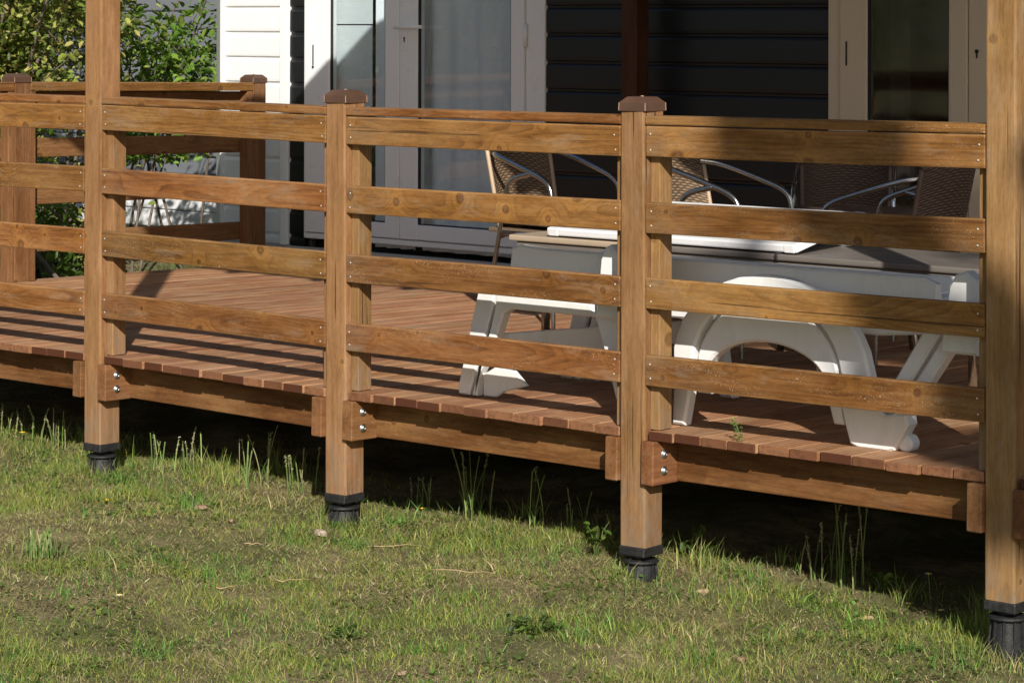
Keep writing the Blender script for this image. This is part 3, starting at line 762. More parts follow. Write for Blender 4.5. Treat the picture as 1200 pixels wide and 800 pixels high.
m = MB(); board(m, (1.88, .23, .17), (2.36, .66, .215), (0, 0, 1), .075, .02, .004); gob('cross_brace', m)

BB = (2.35, 1.16, 0)
bn = thing('bench', 'low beige and grey bench behind the white sun lounger', 'bench', BB)
zt = .470
m = MB(); box(m, -1.03, -.30, -.25, .22, zt-.022, zt, .006); m.build('seat', M['beige_pl'], bn)
m = MB(); box(m, -.297, 1.12, -.25, .22, zt-.022, zt, .006); m.build('seat', M['grey_pl'], bn)
m = MB(); box(m, -1.00, 1.1, -.238, -.214, zt-.075, zt-.0225, .004); m.build('apron', M['grey_pl'], bn)
m = MB(); box(m, -1.00, 1.1, .18, .205, zt-.075, zt-.0225, .004); m.build('apron', M['grey_pl'], bn)
for x in (-.90, .90):
    for y in (-.19, .15):
        m = MB(); tube(m, [(x, y, TILT*.9), (x, y, zt-.023)], .016, 10); m.build('leg', M['alu'], bn)
WBd = MB(); board(WBd, (-.548, 0, .014), (.548, 0, .014), (0, 1, 0), .44, .028, .006)
for x in (-.52, .52): box(WBd, x-.022, x+.022, -.222, .222, -.0008, .0285, .004)
wbd = tag(WBd.build('white_panel', M['white_tab'], None, (2.05, 1.135, zt+.050), (math.atan2(.088, .43), 0, 0)), 'white folding panel lying tilted across the low beige bench', 'panel')
m = MB(); box(m, -.50, .50, .17, .20, -.085, -.002, .004); m.build('prop', M['white_tab'], wbd)
m = MB(); lathe(m, [(.014, -.030), (.02, -.026), (.02, -.012), (.012, -.001)], 0, 0, 12); tube(m, [(-.03, 0, -.02), (.035, 0, -.026)], .008, 8)
m.build('latch', M['foot'], wbd, (.47, -.215, 0))

TB = (1.88, 2.3, 0)
tb = thing('table', 'small brown topped garden table between the wicker chairs', 'table', TB)
m = MB(); lathe(m, [(.30, .485), (.315, .492), (.315, .505), (.305, .512)], 0, 0, 32); m.build('table_top', M['top_shade_rim'], tb)
for k in range(4):
    a = math.pi/4 + k*math.pi/2; x, y = .24*math.cos(a), .24*math.sin(a)
    m = MB(); tube(m, [(x*1.1, y*1.1, -.036), (x*.9, y*.9, .486)], .014, 10); m.build('leg', M['alu'], tb)

def chair(name, label, loc, rotz, tan=True):
    """woven bistro armchair with polished tube frame, facing its own +x"""
    c = thing(name, label, 'chair', loc, rotz, 'woven bistro armchairs round the table'); c.scale = (.86, .84, 1.06)
    wk, rm = (M['wicker'], M['rim_tan']) if tan else (M['wicker_shade'], M['top_shade_rim'])
    # curved back panel: a patch wrapped round the sitter, raked backwards
    m = MB(); nu, nv = 14, 10; vs = []; wc = []
    def bk(u, v, off=0.0):
        a = (u-.5)*rad(118); r = .235+off
        z = .36 + v*.42 - .05*abs(u-.5)**2*4*v
        return Vector((-.02 - r*math.cos(a)*.75 - v*.10, r*math.sin(a)*1.02*(1+.06*v), z))
    for off in (0.0, .014):
        for j in range(nv+1):
            for i in range(nu+1):
                vs.append(bk(i/nu, j/nv, off)); wc.append((i/nu*.50, j/nv*.42, 0))
    n1 = (nu+1)*(nv+1)
    fs = [(j*(nu+1)+i, j*(nu+1)+i+1, (j+1)*(nu+1)+i+1, (j+1)*(nu+1)+i) for j in range(nv) for i in range(nu)]
    fs += [tuple(n1+k for k in f[::-1]) for f in fs]
    m.add(vs, fs, wc, 0, True); m.build('backrest', wk, c)
    m = MB(); tube(m, [bk(i/14, 1.0, .007) for i in range(15)], .012, 8); tube(m, [bk(0, j/8, .007) for j in range(9)], .011, 8); tube(m, [bk(1, j/8, .007) for j in range(9)], .011, 8)
    m.build('back_rim', rm, c)
    m = MB(); vs = []; wc = []
    for z in (.395, .42):
        for j in range(9):
            for i in range(9):
                x = -.19 + .42*i/8; y = -.215 + .43*j/8; vs.append((x, y*(1-.08*(1-i/8)), z - .012*math.sin(math.pi*i/8)*math.sin(math.pi*j/8))); wc.append((x, y, 0))
    fs = [(j*9+i, j*9+i+1, (j+1)*9+i+1, (j+1)*9+i) for j in range(8) for i in range(8)]
    fs = [f[::-1] for f in fs] + [tuple(81+k for k in f) for f in fs]
    m.add(vs, fs, wc, 0, True); box(m, -.2, .235, -.222, .222, .385, .402, .006); m.build('seat', wk, c)
    for s in (-1, 1):
        y = s*.245
        p = smooth_path([(-.20, s*.19, .70), (-.12, y, .69), (.10, y, .635), (.225, y, .60), (.262, y, .55), (.262, y, .42), (.272, y, 0)], 3)
        m = MB(); tube(m, p, .0112, 10); m.build('arm', M['alu'], c)
        p = smooth_path([(.12, y, .625), (-.02, y, .60), (-.06, y, .54), (-.085, y, .42), (-.22, s*.235, 0)], 3)
        if s > 0: p = [(-.14, y*.96, .39), (-.22, s*.235, 0)]
        m = MB(); tube(m, p, .0115, 10); m.build('leg', M['alu'], c)
        m = MB(); tube(m, [(-.10, y*.98, .385), (.26, y*.98, .385)], .010, 8); m.build('seat_frame', M['alu'], c)
    return c
def cz(x, y): return TILT*y
chair('wicker_chair', 'sunlit tan wicker armchair facing right, farthest left of the chairs', (.50, 2.10, cz(0, 2.15)-.005), rad(-4))
chair('wicker_chair', 'tan wicker armchair just right of the second capped post, arms toward the table', (1.50, 1.95, cz(0, 2)-.012), rad(6))
chair('wicker_chair', 'wicker armchair painted darker for shade, facing left, beside the right tall post', (2.47, 1.78, cz(0, 1.8)-.012), rad(183), False)
chair('wicker_chair', 'wicker armchair painted dark for deepest shade before the anthracite wall', (1.50, 2.85, cz(0, 2.8)-.03), rad(-58), False)

# ------------------------------------------------------------------ leaves and grass
def np_mesh(name, v, f, col, mat, smooth=False, nper=None):
    me = bpy.data.meshes.new(name)
    me.vertices.add(len(v)); me.vertices.foreach_set('co', v.astype(np.float32).ravel())
    k = f.shape[1]; me.loops.add(f.size); me.loops.foreach_set('vertex_index', f.astype(np.int32).ravel())
    me.polygons.add(len(f)); me.polygons.foreach_set('loop_start', np.arange(0, f.size, k, dtype=np.int32))
    me.update(calc_edges=True)
    a = me.attributes.new('col', 'FLOAT_COLOR', 'POINT')
    a.data.foreach_set('color', np.concatenate([col, np.ones((len(col), 1))], 1).astype(np.float32).ravel())
    me.materials.append(mat)
    if smooth: me.polygons.foreach_set('use_smooth', np.ones(len(f), dtype=bool))
    return me
def leaves(P, size, rng, cols, up=.5, fold=.25, asp=.55):
    """pointed folded leaves (two quads each) at points P; returns v, f, c"""
    n = len(P)
    nrm = rng.normal(size=(n, 3)); nrm[:, 2] = np.abs(nrm[:, 2]) + up; nrm /= np.linalg.norm(nrm, axis=1)[:, None]
    t = rng.normal(size=(n, 3)); t -= nrm*(t*nrm).sum(1)[:, None]; t /= np.linalg.norm(t, axis=1)[:, None]
    b = np.cross(nrm, t); L = (size*(.42+1.0*rng.random(n)**1.3))[:, None]; W = L*asp*.5
    p0 = P - t*L*.5; tip = P + t*L*.5 - nrm*L*.12
    m1 = P - t*L*.12; ml = m1 + b*W + nrm*L*fold*.5; mr = m1 - b*W + nrm*L*fold*.5; mc = P + t*L*.05
    q1 = P + t*L*.28; l2 = q1 + b*W*.75 + nrm*L*fold*.3; r2 = q1 - b*W*.75 + nrm*L*fold*.3
    v = np.stack([p0, ml, l2, tip, r2, mr], 1).reshape(-1, 3)
    base = np.arange(n)[:, None]*6
    f = np.concatenate([base+np.array([[0, 1, 2, 3]]), base+np.array([[0, 3, 4, 5]])], 0)
    c = np.repeat(cols, 6, axis=0)
    return v, f, c
GREENS = np.array([[.085, .165, .022], [.12, .215, .026], [.06, .11, .02], [.16, .26, .035], [.13, .17, .035]])
YELLOWS = np.array([[.19, .22, .04], [.11, .15, .03], [.24, .25, .06], [.075, .10, .025], [.28, .25, .08]])
def pick(pal, n, rng, jit=.32):
    c = pal[rng.integers(0, len(pal), n)]; return np.clip(c*(1+rng.normal(0, jit, (n, 1))), .01, 1)
def branchy(root, origin, rng, n, reach, height, spread, mat, r0=.018, lean=(0, 0), name='branch'):
    """woody stems rising from the base; returns points along the twigs for the leaves"""
    tips = []; m = MB()
    for k in range(n):
        a = rng.uniform(0, 2*math.pi); q = rng.uniform(.25, 1.0)
        b = np.array([rng.normal(0, .1)*spread, rng.normal(0, .1)*spread, -.02])
        top = np.array([math.cos(a)*reach*q+lean[0], math.sin(a)*reach*q+lean[1], height*rng.uniform(.55, 1.0)])
        mid = b*.5+top*.5 + np.array([rng.normal(0, .08), rng.normal(0, .08), .12*height])
        pts = smooth_path([b, mid, top], 2)
        tube(m, pts, [r0*(1-.8*i/(len(pts)-1)) for i in range(len(pts))], 5, cap=False)
        for j in range(5):
            s = pts[rng.integers(2, len(pts))]
            e = np.array(s) + rng.normal(0, .22, 3)*np.array([1, 1, .8])*reach + np.array([0, 0, .05])
            tube(m, [s, (Vector(s)+Vector(e))/2+Vector((0, 0, .03)), e], [r0*.3, r0*.22, r0*.1], 4, cap=False)
            for t in np.linspace(.15, 1, 7): tips.append(np.array(s)*(1-t)+e*t)
        for i in range(2, len(pts)): tips.append(np.array(pts[i]))
    m.build(name, mat, root)
    return np.array(tips)
def shrub(name, label, loc, seed, n, reach, height, leafn, size, pal, cat='shrub', lean=(0, 0), spread=2.0, jitter=.09, group=None, zmin=.05, r0=.018):
    rng = np.random.default_rng(seed); t = thing(name, label, cat, loc, 0, group)
    tips = branchy(t, loc, rng, n, reach, height, spread, M['bark'], r0=r0, lean=lean)
    P = tips[rng.integers(0, len(tips), leafn)] + rng.normal(0, jitter, (leafn, 3)); P = P[P[:, 2] > zmin]
    clump = pal[rng.integers(0, len(pal), len(P))]
    v, f, c = leaves(P, size, rng, np.clip(clump*(1+rng.normal(0, .2, (len(P), 1))), .01, 1))
    o = link('foliage', np_mesh('foliage', v, f, c, M['leaf']), t); o['kind'] = 'stuff'
    return t
zg = -.5
shrub('leafy_shrub', 'dense yellowish-green shrub behind the side railing at far left', (-4.55, 2.7, zg), 1, 64, 1.15, 2.7, 42000, .050, YELLOWS*1.75, spread=4.0)
shrub('leafy_shrub', 'bright green loose shrub with bare stems before the pale cabin wall', (-5.15, 4.75, zg), 2, 12, .75, 2.6, 4200, .070, GREENS*1.6, spread=2.5, lean=(.1, 0), jitter=.10, zmin=.85, r0=.012)
shrub('leafy_shrub', 'low dark green undergrowth under the side railing', (-3.85, 2.55, zg), 3, 34, .45, .95, 7000, .055, GREENS*.8, spread=5.0)
shrub('leafy_shrub', 'tall dark hedge mass at the back of the far left corner', (-7.3, 4.3, zg), 4, 60, 1.5, 3.0, 22000, .065, GREENS*.8, spread=6.0)
for k, (x, y, h, s) in enumerate(((-9.5, -4.0, 3.2, 1.6), (-7.0, -7.2, 3.0, 1.7), (-11.5, -8.0, 4.5, 2.2), (-3.5, -10.5, 3.0, 1.8))):
    shrub('garden_shrub', ['broad shrub of the garden edge opposite the glazed doors', 'rounded shrub on the lawn edge behind the viewer', 'tallest shrub at the far garden corner', 'shrub nearest the viewer on the lawn edge'][k], (x, y, -.5), 20+k, 40, s, h, 20000, .065, YELLOWS, spread=6.0, jitter=.16, r0=.03)

# tree at right of the viewer whose bough shades the right-hand bay
BAND = ((3.16, 1.00, .15, 1500), (3.18, .88, .13, 1300), (3.32, .90, .13, 1200), (3.44, .86, .12, 1100), (3.42, .76, .12, 1000), (3.52, .66, .12, 1100), (3.58, .55, .11, 1000),
        (3.64, .45, .12, 1100), (3.78, .42, .11, 1000), (3.88, .34, .12, 1100), (3.90, .22, .12, 1000), (4.00, .10, .12, 900), (4.02, -.04, .12, 700), (4.10, .92, .08, 260), (4.20, .50, .10, 400))
def tree():
    rng = np.random.default_rng(5)
    L = Vector((.715, -.70, .565)); t = 8.5
    base = Vector((11.9, -6.6, -.6))
    tr = thing('broadleaf_tree', 'tree right of the viewer whose bough shades the right end of the railing', 'tree', base)
    def sh(x, z): return Vector((x, 0, z)) + L*t - base        # point that shades (x, 0, z) on the railing plane
    m = MB()
    trunk = smooth_path([(0, 0, 0), (-.1, .1, 2.2), (-.5, .25, 4.4), sh(4.9, 1.9), sh(4.5, 2.6)], 3)
    tube(m, trunk, [.20*(1-.65*i/(len(trunk)-1)) for i in range(len(trunk))], 10, cap=False); m.build('trunk', M['bark'], tr)
    bough = smooth_path([sh(4.75, 2.1), sh(3.6, 1.75), sh(3.28, 1.1), sh(3.52, .62), sh(3.82, .34), sh(4.05, .12)], 3)
    m = MB(); tube(m, bough, [.06*(1-.8*i/(len(bough)-1)) for i in range(len(bough))], 7, cap=False)
    P = []
    def clump(c, r, n):
        q = rng.normal(size=(n, 3)); q /= np.linalg.norm(q, axis=1)[:, None]; P.append(np.array(c) + q*(r*rng.random((n, 1))**.45))
    for x, z, rr, n in BAND: clump(sh(x, z), rr, n)
    for k in range(34):
        x = rng.uniform(4.35, 6.2); z = rng.uniform(1.75, 4.2)
        c = sh(x, z) + Vector(tuple(rng.normal(0, .25, 3))); clump(c, rng.uniform(.25, .45), 420)
        s = trunk[int(rng.integers(len(trunk)//2, len(trunk)))]
        tube(m, [s, (s+c)/2+Vector((0, 0, .15)), c], [.035, .022, .008], 5, cap=False)
    m.build('bough', M['bark'], tr)
    P = np.concatenate(P); v, f, c = leaves(P, .085, rng, pick(GREENS, len(P), rng))
    o = link('foliage', np_mesh('foliage', v, f, c, M['leaf']), tr); o['kind'] = 'stuff'
tree()

# lawn: short blades, thatch and taller tufts
def fbm(x, y, f, seed):
    r = np.random.default_rng(seed); out = np.zeros_like(x)
    for k in range(6):
        a = r.uniform(0, 2*math.pi); ff = f*(1+.35*k); out += np.sin((x*math.cos(a)+y*math.sin(a))*ff + r.uniform(0, 9) + 1.3*np.sin((x*math.sin(a)-y*math.cos(a))*ff*.7+k))/(1+.25*k)
    return out/3.2
def blades(X, Y, h, wd, lean, col, rng, zlift=0.0):
    n = len(X); Z = gz_np(X, Y) - .004 + zlift
    a = rng.uniform(0, 2*math.pi, n); d = np.stack([np.cos(a), np.sin(a)], 1); b = rng.uniform(0, 2*math.pi, n); s = np.stack([np.cos(b), np.sin(b)], 1)
    base = np.stack([X, Y, Z], 1); H = h
    def at(t): 
        q = base.copy(); k = lean*H*t**1.7; q[:, 0] += d[:, 0]*k; q[:, 1] += d[:, 1]*k; q[:, 2] += H*np.sqrt(np.clip(1-.75*np.minimum(lean, 1.1)**2*t, .04, 1))*t; return q
    W = (wd*.5)[:, None]; S2 = np.concatenate([s, np.zeros((n, 1))], 1)
    p0 = at(0.0); p1 = at(.5); p2 = at(1.0)
    v = np.stack([p0-S2*W, p0+S2*W, p1+S2*W*.8, p1-S2*W*.8, p2], 1).reshape(-1, 3)
    bi = np.arange(n)[:, None]*5
    f = np.concatenate([bi+np.array([[0, 1, 2]]), bi+np.array([[0, 2, 3]]), bi+np.array([[3, 2, 4]])], 0)
    shade = np.array([.75, .75, 1.0, 1.0, 1.08])
    c = (col[:, None, :]*np.ones((1, 5, 1))).reshape(-1, 3)
    return v, f, c
def region(n, rng, margin=.25):
    """ground points the photograph sees, thrown uniformly"""
    f = np.array([-math.sin(YAW), math.cos(YAW)]); r = np.array([math.cos(YAW), math.sin(YAW)])
    dep = np.sqrt(rng.uniform(5.2**2, 13.0**2, n)); lat = rng.uniform(-.29, .29, n)*dep
    X = CAM.x + f[0]*dep + r[0]*lat; Y = CAM.y + f[1]*dep + r[1]*lat
    k = (Y < .75) & (X > -4.4)
    return X[k], Y[k]
def lawn():
    rng = np.random.default_rng(3); V = []; F = []; C = []; off = 0
    def put(t):
        nonlocal off
        v, f, c = t; V.append(v); F.append(f+off); C.append(c); off += len(v)
    X, Y = region(640000, rng)
    lush = fbm(X, Y, 3.4, 1) + .7*fbm(X, Y, 9.0, 2) + .4*fbm(X, Y, 22.0, 8); edge = np.exp(-((Y-.25)/.35)**2)*.16*(1+.9*fbm(X, Y, 6.0, 9))
    bare = fbm(X, Y, 2.3, 4) + .8*fbm(X, Y, 7.0, 5) + .5*fbm(X, Y, 19.0, 7) + np.where((X > 3.0), .55*np.clip((X-3.0)/1.0, 0, 1), 0)
    shadow = np.clip((Y-.30)/.3, 0, 1)
    keep = rng.random(len(X)) < np.clip(.66 + .45*lush - .55*np.clip(bare, 0, 1.3), .36, 1)*(1-.9*shadow)
    X, Y, lush, bare, edge = X[keep], Y[keep], lush[keep], bare[keep], edge[keep]; n = len(X)
    dry = rng.random(n) < np.clip(.36 - .42*lush + .42*bare, .05, .90)
    g = pick(np.array([[.25, .31, .05], [.33, .355, .07], [.19, .255, .04], [.40, .38, .09], [.13, .25, .045]]), n, rng)
    s = pick(np.array([[.50, .38, .19], [.40, .30, .14], [.58, .46, .25], [.30, .23, .10], [.34, .31, .11]]), n, rng)
    col = np.where(dry[:, None], s, g)
    h = np.clip(.026 + .012*np.clip(lush, -1, 1.4) - .003*np.clip(bare, 0, 1) + edge*.06, .012, .10)*rng.uniform(.5, 1.45, n)
    lean = np.where(dry, rng.uniform(.6, 2.2, n), rng.uniform(.15, 1.15, n)); h = np.where(dry, h*.85, h)
    put(blades(X, Y, h, rng.uniform(.0013, .0029, n), lean, col, rng))
    # lush tufts
    Xc, Yc = region(560, rng); k = rng.random(len(Xc)) < .9; Xc, Yc = Xc[k], Yc[k]
    for x, y in zip(Xc, Yc):
        if y > .35: continue
        m_ = int(rng.integers(25, 90)); sd = rng.uniform(.02, .09); xx = x + rng.normal(0, sd, m_); yy = y + rng.normal(0, sd, m_)
        pal = np.array([[.12, .27, .045], [.16, .31, .05], [.09, .21, .04]]) if rng.random() < .75 else np.array([[.34, .33, .11], [.46, .37, .18]])
        put(blades(xx, yy, rng.uniform(.03, .085, m_)*rng.uniform(.6, 1.1), rng.uniform(.002, .0042, m_), rng.uniform(.2, 1.3, m_), pick(pal, m_, rng), rng))
    # fringe against the deck shadow
    m_ = 2600; xx = rng.uniform(-2.6, 4.2, m_); yy = rng.normal(.16, .16, m_); kk = (yy < .55) & (np.sin(xx*7.3)+np.sin(xx*3.1+1)+rng.normal(0, .7, m_) > -.2); xx, yy = xx[kk], yy[kk]; m_ = len(xx)
    put(blades(xx, yy, rng.uniform(.02, .10, m_)*(.6+.4*np.sin(xx*4.7)), rng.uniform(.002, .004, m_), rng.uniform(.1, .9, m_), pick(np.array([[.16, .27, .045], [.23, .31, .06], [.33, .33, .09], [.10, .21, .04]]), m_, rng), rng))
    # ragged clumps where the lawn meets the shade
    for k in range(34):
        x = rng.uniform(-2.6, 4.0); y = rng.uniform(.22, .62); m_ = int(rng.integers(12, 60)); sd = rng.uniform(.015, .06)
        put(blades(x+rng.normal(0, sd, m_), y+rng.normal(0, sd, m_), rng.uniform(.05, .16, m_)*rng.uniform(.5, 1.1), rng.uniform(.0018, .004, m_), rng.uniform(.1, 1.0, m_), pick(np.array([[.16, .27, .045], [.24, .31, .06], [.34, .31, .10]]), m_, rng), rng))
    # rough tufts crowding the feet of the posts
    for px in XP:
        for a in range(9):
            q = rng.uniform(0, 2*math.pi); x = px+.048+math.cos(q)*.085; y = .048+math.sin(q)*.085; m_ = 24
            put(blades(x+rng.normal(0, .02, m_), y+rng.normal(0, .02, m_), rng.uniform(.03, .09, m_), rng.uniform(.0016, .0034, m_), rng.uniform(.2, 1.1, m_), pick(np.array([[.16, .27, .045], [.24, .31, .06], [.34, .30, .12]]), m_, rng), rng))
    # flat litter of dry clippings
    X, Y = region(430000, rng); kk = rng.random(len(X)) < np.clip(.50+.45*fbm(X, Y, 2.3, 4)+.4*fbm(X, Y, 7.0, 5), .15, 1)*(Y < .5); X, Y = X[kk], Y[kk]; n = len(X)
    put(blades(X, Y, rng.uniform(.010, .028, n), rng.uniform(.0010, .0022, n), rng.uniform(1.1, 2.6, n), pick(np.array([[.56, .44, .24], [.44, .34, .16], [.66, .55, .33], [.36, .28, .13], [.34, .36, .10], [.26, .30, .07]]), n, rng), rng, rng.uniform(.005, .016, n)))
    # small clover and moss leaflets low in the sward
    X, Y = region(80000, rng); kk = (fbm(X, Y, 5.0, 12)+.6*fbm(X, Y, 13.0, 13) > .25) & (Y < .45); X, Y = X[kk], Y[kk]; n = len(X)
    v, f, c = leaves(np.stack([X, Y, gz_np(X, Y)+rng.uniform(.004, .022, n)], 1), .013, rng, pick(np.array([[.11, .20, .035], [.08, .15, .03], [.17, .24, .05]]), n, rng), up=1.6, fold=.15, asp=.8)
    V4, F4, C4 = v, f, c
    tag(link('clover', np_mesh('clover', V4, F4, C4, M['leaf'])), 'low clover and moss leaves through the lawn', 'ground cover', kind='stuff')
    me = np_mesh('lawn_grass', np.concatenate(V), np.concatenate(F), np.concatenate(C), M['blade'])
    o = link('lawn_grass', me); tag(o, 'short patchy green and straw-coloured grass of the lawn', 'grass', kind='stuff')
    # ground left of the deck
    n = 16000; X = rng.uniform(-4.4, -2.68, n); Y = rng.uniform(1.0, 5.6, n)
    v, f, c = blades(X, Y, rng.uniform(.05, .20, n), rng.uniform(.003, .006, n), rng.uniform(.2, 1.0, n), pick(np.array([[.12, .20, .04], [.17, .25, .055], [.08, .14, .03]]), n, rng), rng)
    tag(link('tall_grass', np_mesh('tall_grass', v, f, c, M['blade'])), 'long green grass growing beyond the left deck edge', 'grass', kind='stuff')
lawn()

def on_ground(px, py):
    """world point of the ground plane seen at a spot of the photograph (only used to place small plants)"""
    f = Vector((-math.sin(YAW), math.cos(YAW), 0)); r = Vector((math.cos(YAW), math.sin(YAW), 0))
    d = f + r*((px-600)/3010.4) - Vector((0, 0, 1))*((py-29.4)/3010.4)
    z = -.48
    for _ in range(4):
        t = (z-CAM.z)/d.z; p = CAM + d*t; z = gz(p.x, p.y)
    return p
def stalks(px, py, n, hmax, label, seed, heads=.6, spread=.05, leafy=True):
    """a clump of tall grass stalks with seed heads"""
    rng = np.random.default_rng(seed); p = on_ground(px, py+7); t = thing('tall_grass_clump', label, 'grass clump', p)
    V = []; F = []; C = []; off = 0; pal = np.array([[.26, .32, .10], [.18, .28, .07], [.36, .35, .16]])
    for k in range(n):
        b = np.array([rng.normal(0, spread), rng.normal(0, spread), 0]); h = hmax*rng.uniform(.55, 1.0); a = rng.uniform(0, 2*math.pi); ln = rng.uniform(.03, .28)*h
        pts = [b + np.array([math.cos(a)*ln*s**1.8, math.sin(a)*ln*s**1.8, h*s]) for s in np.linspace(0, 1, 6)]
        col = pick(pal, 1, rng)[0]
        for w0, rot in ((.0019, 0), (.0019, math.pi/2)):
            sd = np.array([math.cos(a+rot+.7), math.sin(a+rot+.7), 0])*w0
            vv = np.array([q+sd*s for q in pts for s in (1, -1)]); ff = np.array([[2*i, 2*i+1, 2*i+3, 2*i+2] for i in range(5)])
            V.append(vv); F.append(ff+off); C.append(np.tile(col, (len(vv), 1))); off += len(vv)
        if rng.random() < heads:
            m_ = 18; hp_ = np.repeat(np.array([pts[-1]]), m_, 0) + (np.array(pts[-1])-np.array(pts[-2]))/np.linalg.norm(np.array(pts[-1])-np.array(pts[-2]))*rng.uniform(-.055, .012, m_)[:, None] + rng.normal(0, .0018, (m_, 3))
            v, f, c = leaves(hp_, .010, rng, np.tile(np.array([.60, .56, .36]), (m_, 1)), asp=.3); V.append(v); F.append(f+off); C.append(c); off += len(v)
        if leafy:
            for j in range(2):
                L = h*rng.uniform(.35, .6); a2 = rng.uniform(0, 2*math.pi); z0 = rng.uniform(0, .3)*h
                q = [b + np.array([math.cos(a2)*L*.5*s**1.4, math.sin(a2)*L*.5*s**1.4, z0+L*s*(1-.35*s)]) for s in np.linspace(0, 1, 5)]
                sd = np.array([-math.sin(a2), math.cos(a2), 0])
                vv = np.array([q[i]+sd*s*.0026*(1-i/4.5) for i in range(5) for s in (1, -1)]); ff = np.array([[2*i, 2*i+1, 2*i+3, 2*i+2] for i in range(4)])
                V.append(vv); F.append(ff+off); C.append(np.tile(pick(np.array([[.12, .22, .05], [.17, .26, .07]]), 1, rng)[0], (len(vv), 1))); off += len(vv)
    link('blades', np_mesh('blades', np.concatenate(V), np.concatenate(F), np.concatenate(C), M['blade']), t)
for k, a in enumerate((
    (70, 520, 9, .17, 'tall grass clump left of the left tall post by the yellow flower'),
    (20, 505, 8, .13, 'tall grass clump at the left picture edge under the deck rim'),
    (185, 545, 6, .16, 'thin grass stalks just right of the left tall post foot'),
    (222, 548, 7, .19, 'seeding grass stalks between the left tall post and the first capped post'),
    (300, 560, 10, .24, 'tallest seeding grass clump before the dark gap of the second bay'),
    (352, 575, 7, .17, 'grass stalks just left of the first capped post foot'),
    (492, 590, 7, .13, 'short grass stalks right of the first capped post foot'),
    (562, 600, 9, .25, 'tall seeding grass clump under the middle of the third bay'),
    (632, 612, 4, .26, 'lone pair of tall seed stalks in the third bay'),
    (672, 618, 4, .17, 'bent grass stalks left of the second capped post'),
    (985, 680, 10, .30, 'tall seeding grass clump under the fourth bay'),
    (948, 672, 4, .18, 'few thin grass stalks left of the fourth bay clump'))):
    stalks(*a, seed=40+k, spread=.03 if a[2] < 8 else .045)
def weed(px, py, n, size, spread, label, seed, pal=GREENS, h=.05, name='weed'):
    rng = np.random.default_rng(seed); p = on_ground(px, py); t = thing(name, label, 'weed', p)
    m = MB(); P = []
    for k in range(n):
        a = 2*math.pi*k/n+rng.uniform(-.4, .4); r = spread*rng.uniform(.5, 1); e = Vector((math.cos(a)*r, math.sin(a)*r, h*rng.uniform(.4, 1.2)))
        tube(m, [(0, 0, -.005), e*.5+Vector((0, 0, h*.3)), e], [.0018, .0015, .001], 4, cap=False); P.append(np.array(e))
    m.build('stem', M['blade_stem'], t)
    P = np.array(P); P = np.concatenate([P, P*.6+np.array([0, 0, h*.2])]); v, f, c = leaves(P, size, rng, pick(pal, len(P), rng), up=1.2, asp=.6)
    link('leaf', np_mesh('leaf', v, f, c, M['leaf']), t)
M['blade_stem'] = plain('green_stem', (.10, .15, .035), .6)
weed(700, 655, 9, .05, .06, 'broad-leaved dock weed left of the second capped post foot', 61, h=.10)
weed(812, 655, 6, .04, .04, 'small leafy weed right of the second capped post foot in shade', 62, h=.09)
weed(632, 742, 26, .03, .10, 'low dark green clover-like weed patch on the front lawn', 63, GREENS*.75, .035)
stalks(48, 645, 46, .10, 'bushy dark grass tuft on the lawn at left', 64, heads=0, spread=.035)
weed(1035, 690, 14, .028, .06, 'leafy weed patch by the white daisies near the right post', 65, h=.05)
weed(995, 672, 10, .03, .05, 'round-leaved weed at the base of the fourth bay clump', 66, h=.06)
weed(410, 750, 14, .025, .08, 'small clover patch at the bottom of the lawn', 67, GREENS*.9, .03)
def flower(px, py, stem, label, seed, white=False, rr=.013):
    rng = random.Random(seed); p = on_ground(px, py); t = thing('daisy' if white else 'dandelion', label, 'flower', p)
    top = Vector((rng.uniform(-.01, .01), rng.uniform(-.01, .01), stem)); m = MB(); tube(m, [(0, 0, -.005), top*.5, top], .0013, 5, cap=False); m.build('stem', M['blade_stem'], t)
    m = MB()
    n = 12
    for k in range(n):
        a = 2*math.pi*k/n; d = Vector((math.cos(a), math.sin(a), .25)); s = Vector((-math.sin(a), math.cos(a), 0))*rr*.22
        m.add([top+d*rr*.15-s*.5, top+d*rr*.15+s*.5, top+d*rr+s, top+d*rr*1.1, top+d*rr-s], [(0, 1, 2, 3, 4)])
    m.build('petals', M['petal_w'] if white else M['petal_y'], t)
    m = MB(); lathe(m, [(rr*.35, top.z), (rr*.3, top.z+.004), (rr*.1, top.z+.006)], top.x, top.y, 8); m.build('disc', M['petal_y'], t)
flower(27, 522, .045, 'yellow dandelion in the tall grass at far left', 1)
flower(122, 592, .015, 'small yellow flower on the lawn below the left tall post', 2, rr=.009)
flower(497, 603, .02, 'tiny yellow flower right of the first capped post foot', 3, rr=.008)
flower(1093, 712, .105, 'single white flower on a tall stalk near the right post', 4, True, .012)
flower(1066, 711, .012, 'white daisy at the edge of the shade near the right post', 5, True, .011)
flower(1101, 718, .010, 'white daisy nearest the right post in the shade edge', 6, True, .011)
flower(145, 703, .012, 'lone white daisy on the left front lawn', 7, True, .010)
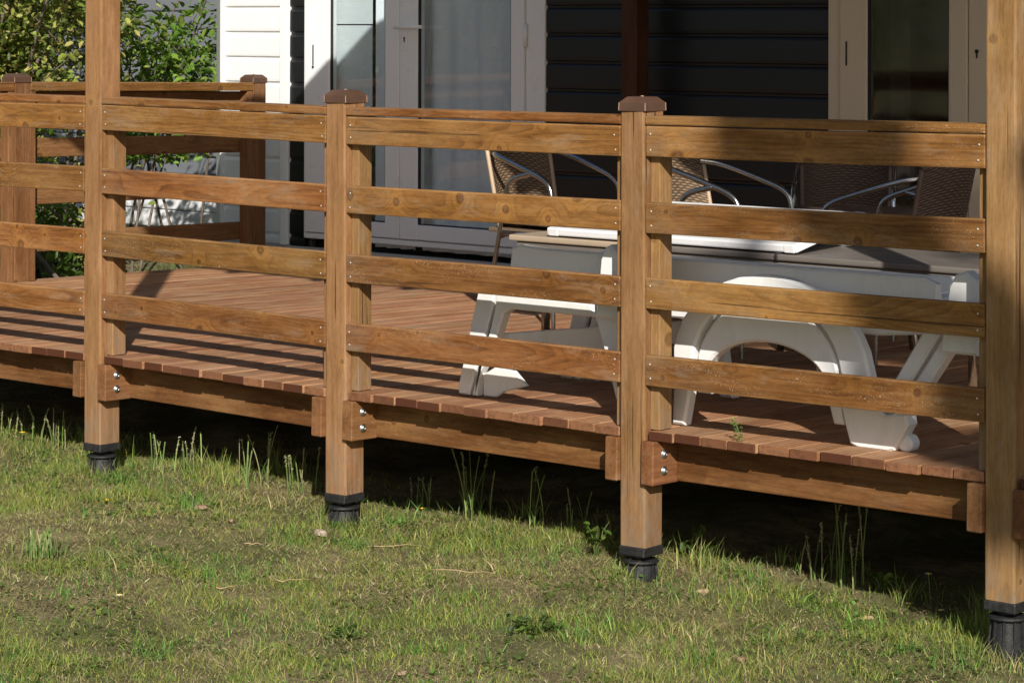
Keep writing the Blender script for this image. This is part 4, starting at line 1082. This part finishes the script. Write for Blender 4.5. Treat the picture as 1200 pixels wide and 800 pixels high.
def chip(px, py, lx, ly, lz, rot, name, label, mat, cat, seed):
    rng = random.Random(seed); p = on_ground(px, py); vs = []
    for z in (-.4, .25, .5):
        for k in range(9):
            a = 2*math.pi*k/9; q = (1.0 if z < .4 else .7)*rng.uniform(.8, 1.1); vs.append((lx/2*q*math.cos(a), ly/2*q*math.sin(a), lz*z+rng.uniform(-.1, .1)*lz))
    fs = [(i*9+k, i*9+(k+1) % 9, (i+1)*9+(k+1) % 9, (i+1)*9+k) for i in range(2) for k in range(9)] + [tuple(18+k for k in range(9)), tuple(range(9))[::-1]]
    m = MB(); m.add(vs, fs); tag(m.build(name, mat, None, p + Vector((0, 0, .010)), (rng.uniform(-.15, .15), rng.uniform(-.15, .15), rot)), label, cat)
chip(236, 598, .062, .034, .012, .3, 'dead_leaf', 'curled pinkish dead leaf on the lawn left of the first capped post', M['deadleaf'], 'dead leaf', 1)
chip(377, 628, .052, .034, .018, .2, 'flat_stone', 'small pinkish flat stone beside the first capped post foot', M['stone'], 'stone', 2)
chip(473, 792, .03, .022, .008, 1.2, 'dead_leaf', 'small red-brown leaf at the bottom edge of the lawn', M['deadleaf'], 'dead leaf', 3)
chip(825, 696, .045, .022, .014, .5, 'wood_chip', 'pale wood chip on the lawn right of the second capped post', M['straw'], 'wood chip', 4)
chip(1018, 726, .04, .016, .010, .7, 'wood_chip', 'pale wood chip on bare soil near the right post', M['straw'], 'wood chip', 5)
chip(871, 775, .035, .026, .010, .9, 'dead_leaf', 'brown dead leaf at the lower right of the lawn', M['deadleaf'], 'dead leaf', 6)
chip(272, 614, .03, .02, .010, .9, 'dead_leaf', 'dark curled leaf near the pinkish leaf on the lawn', M['deadleaf'], 'dead leaf', 7)
def twig(px, py, L, a, label, seed):
    rng = random.Random(seed); p = on_ground(px, py) + Vector((0, 0, .016)); d = Vector((math.cos(a), math.sin(a), 0)); s = Vector((-d.y, d.x, 0))
    pts = [d*(L*(i/5-.5)) + s*rng.uniform(-.006, .006) + Vector((0, 0, rng.uniform(-.003, .005))) for i in range(6)]
    m = MB(); tube(m, pts, [.0019, .0018, .0017, .0015, .0012, .0008], 6); tag(m.build('twig', M['straw'], None, p), label, 'twig')
twig(181, 670, .10, .72, 'straight pale twig on the left lawn', 1)
twig(345, 686, .11, 1.0, 'slanted pale twig on the middle left lawn', 2)
twig(300, 643, .07, .7, 'short pale straw below the dead leaves', 3)
twig(470, 645, .24, .72, 'long thin straw lying below the first capped post', 4)
twig(545, 676, .20, .55, 'long bent straw on the lawn below the third bay', 5)
twig(268, 695, .07, 1.2, 'short forked twig on the left lawn', 6)

def deck_sprig():
    rng = np.random.default_rng(90); x, y = 3.03, .012; t = thing('weed', 'small green sprig sprouting between plank ends below the lounger', 'weed', (x, y, -.03))
    m = MB(); P = []
    for k in range(4):
        e = Vector((rng.uniform(-.05, .02), rng.uniform(-.02, .02), rng.uniform(.06, .10))); tube(m, [(0, 0, 0), e*.5+Vector((.005, 0, .01)), e], [.0012, .001, .0006], 4, cap=False)
        for q in np.linspace(.5, 1, 8): P.append(np.array(e)*q + rng.normal(0, .004, 3))
    m.build('stem', M['blade_stem'], t)
    v, f, c = leaves(np.array(P), .014, rng, pick(GREENS*1.3, len(P), rng), asp=.35); link('leaf', np_mesh('leaf', v, f, c, M['leaf']), t)
deck_sprig()
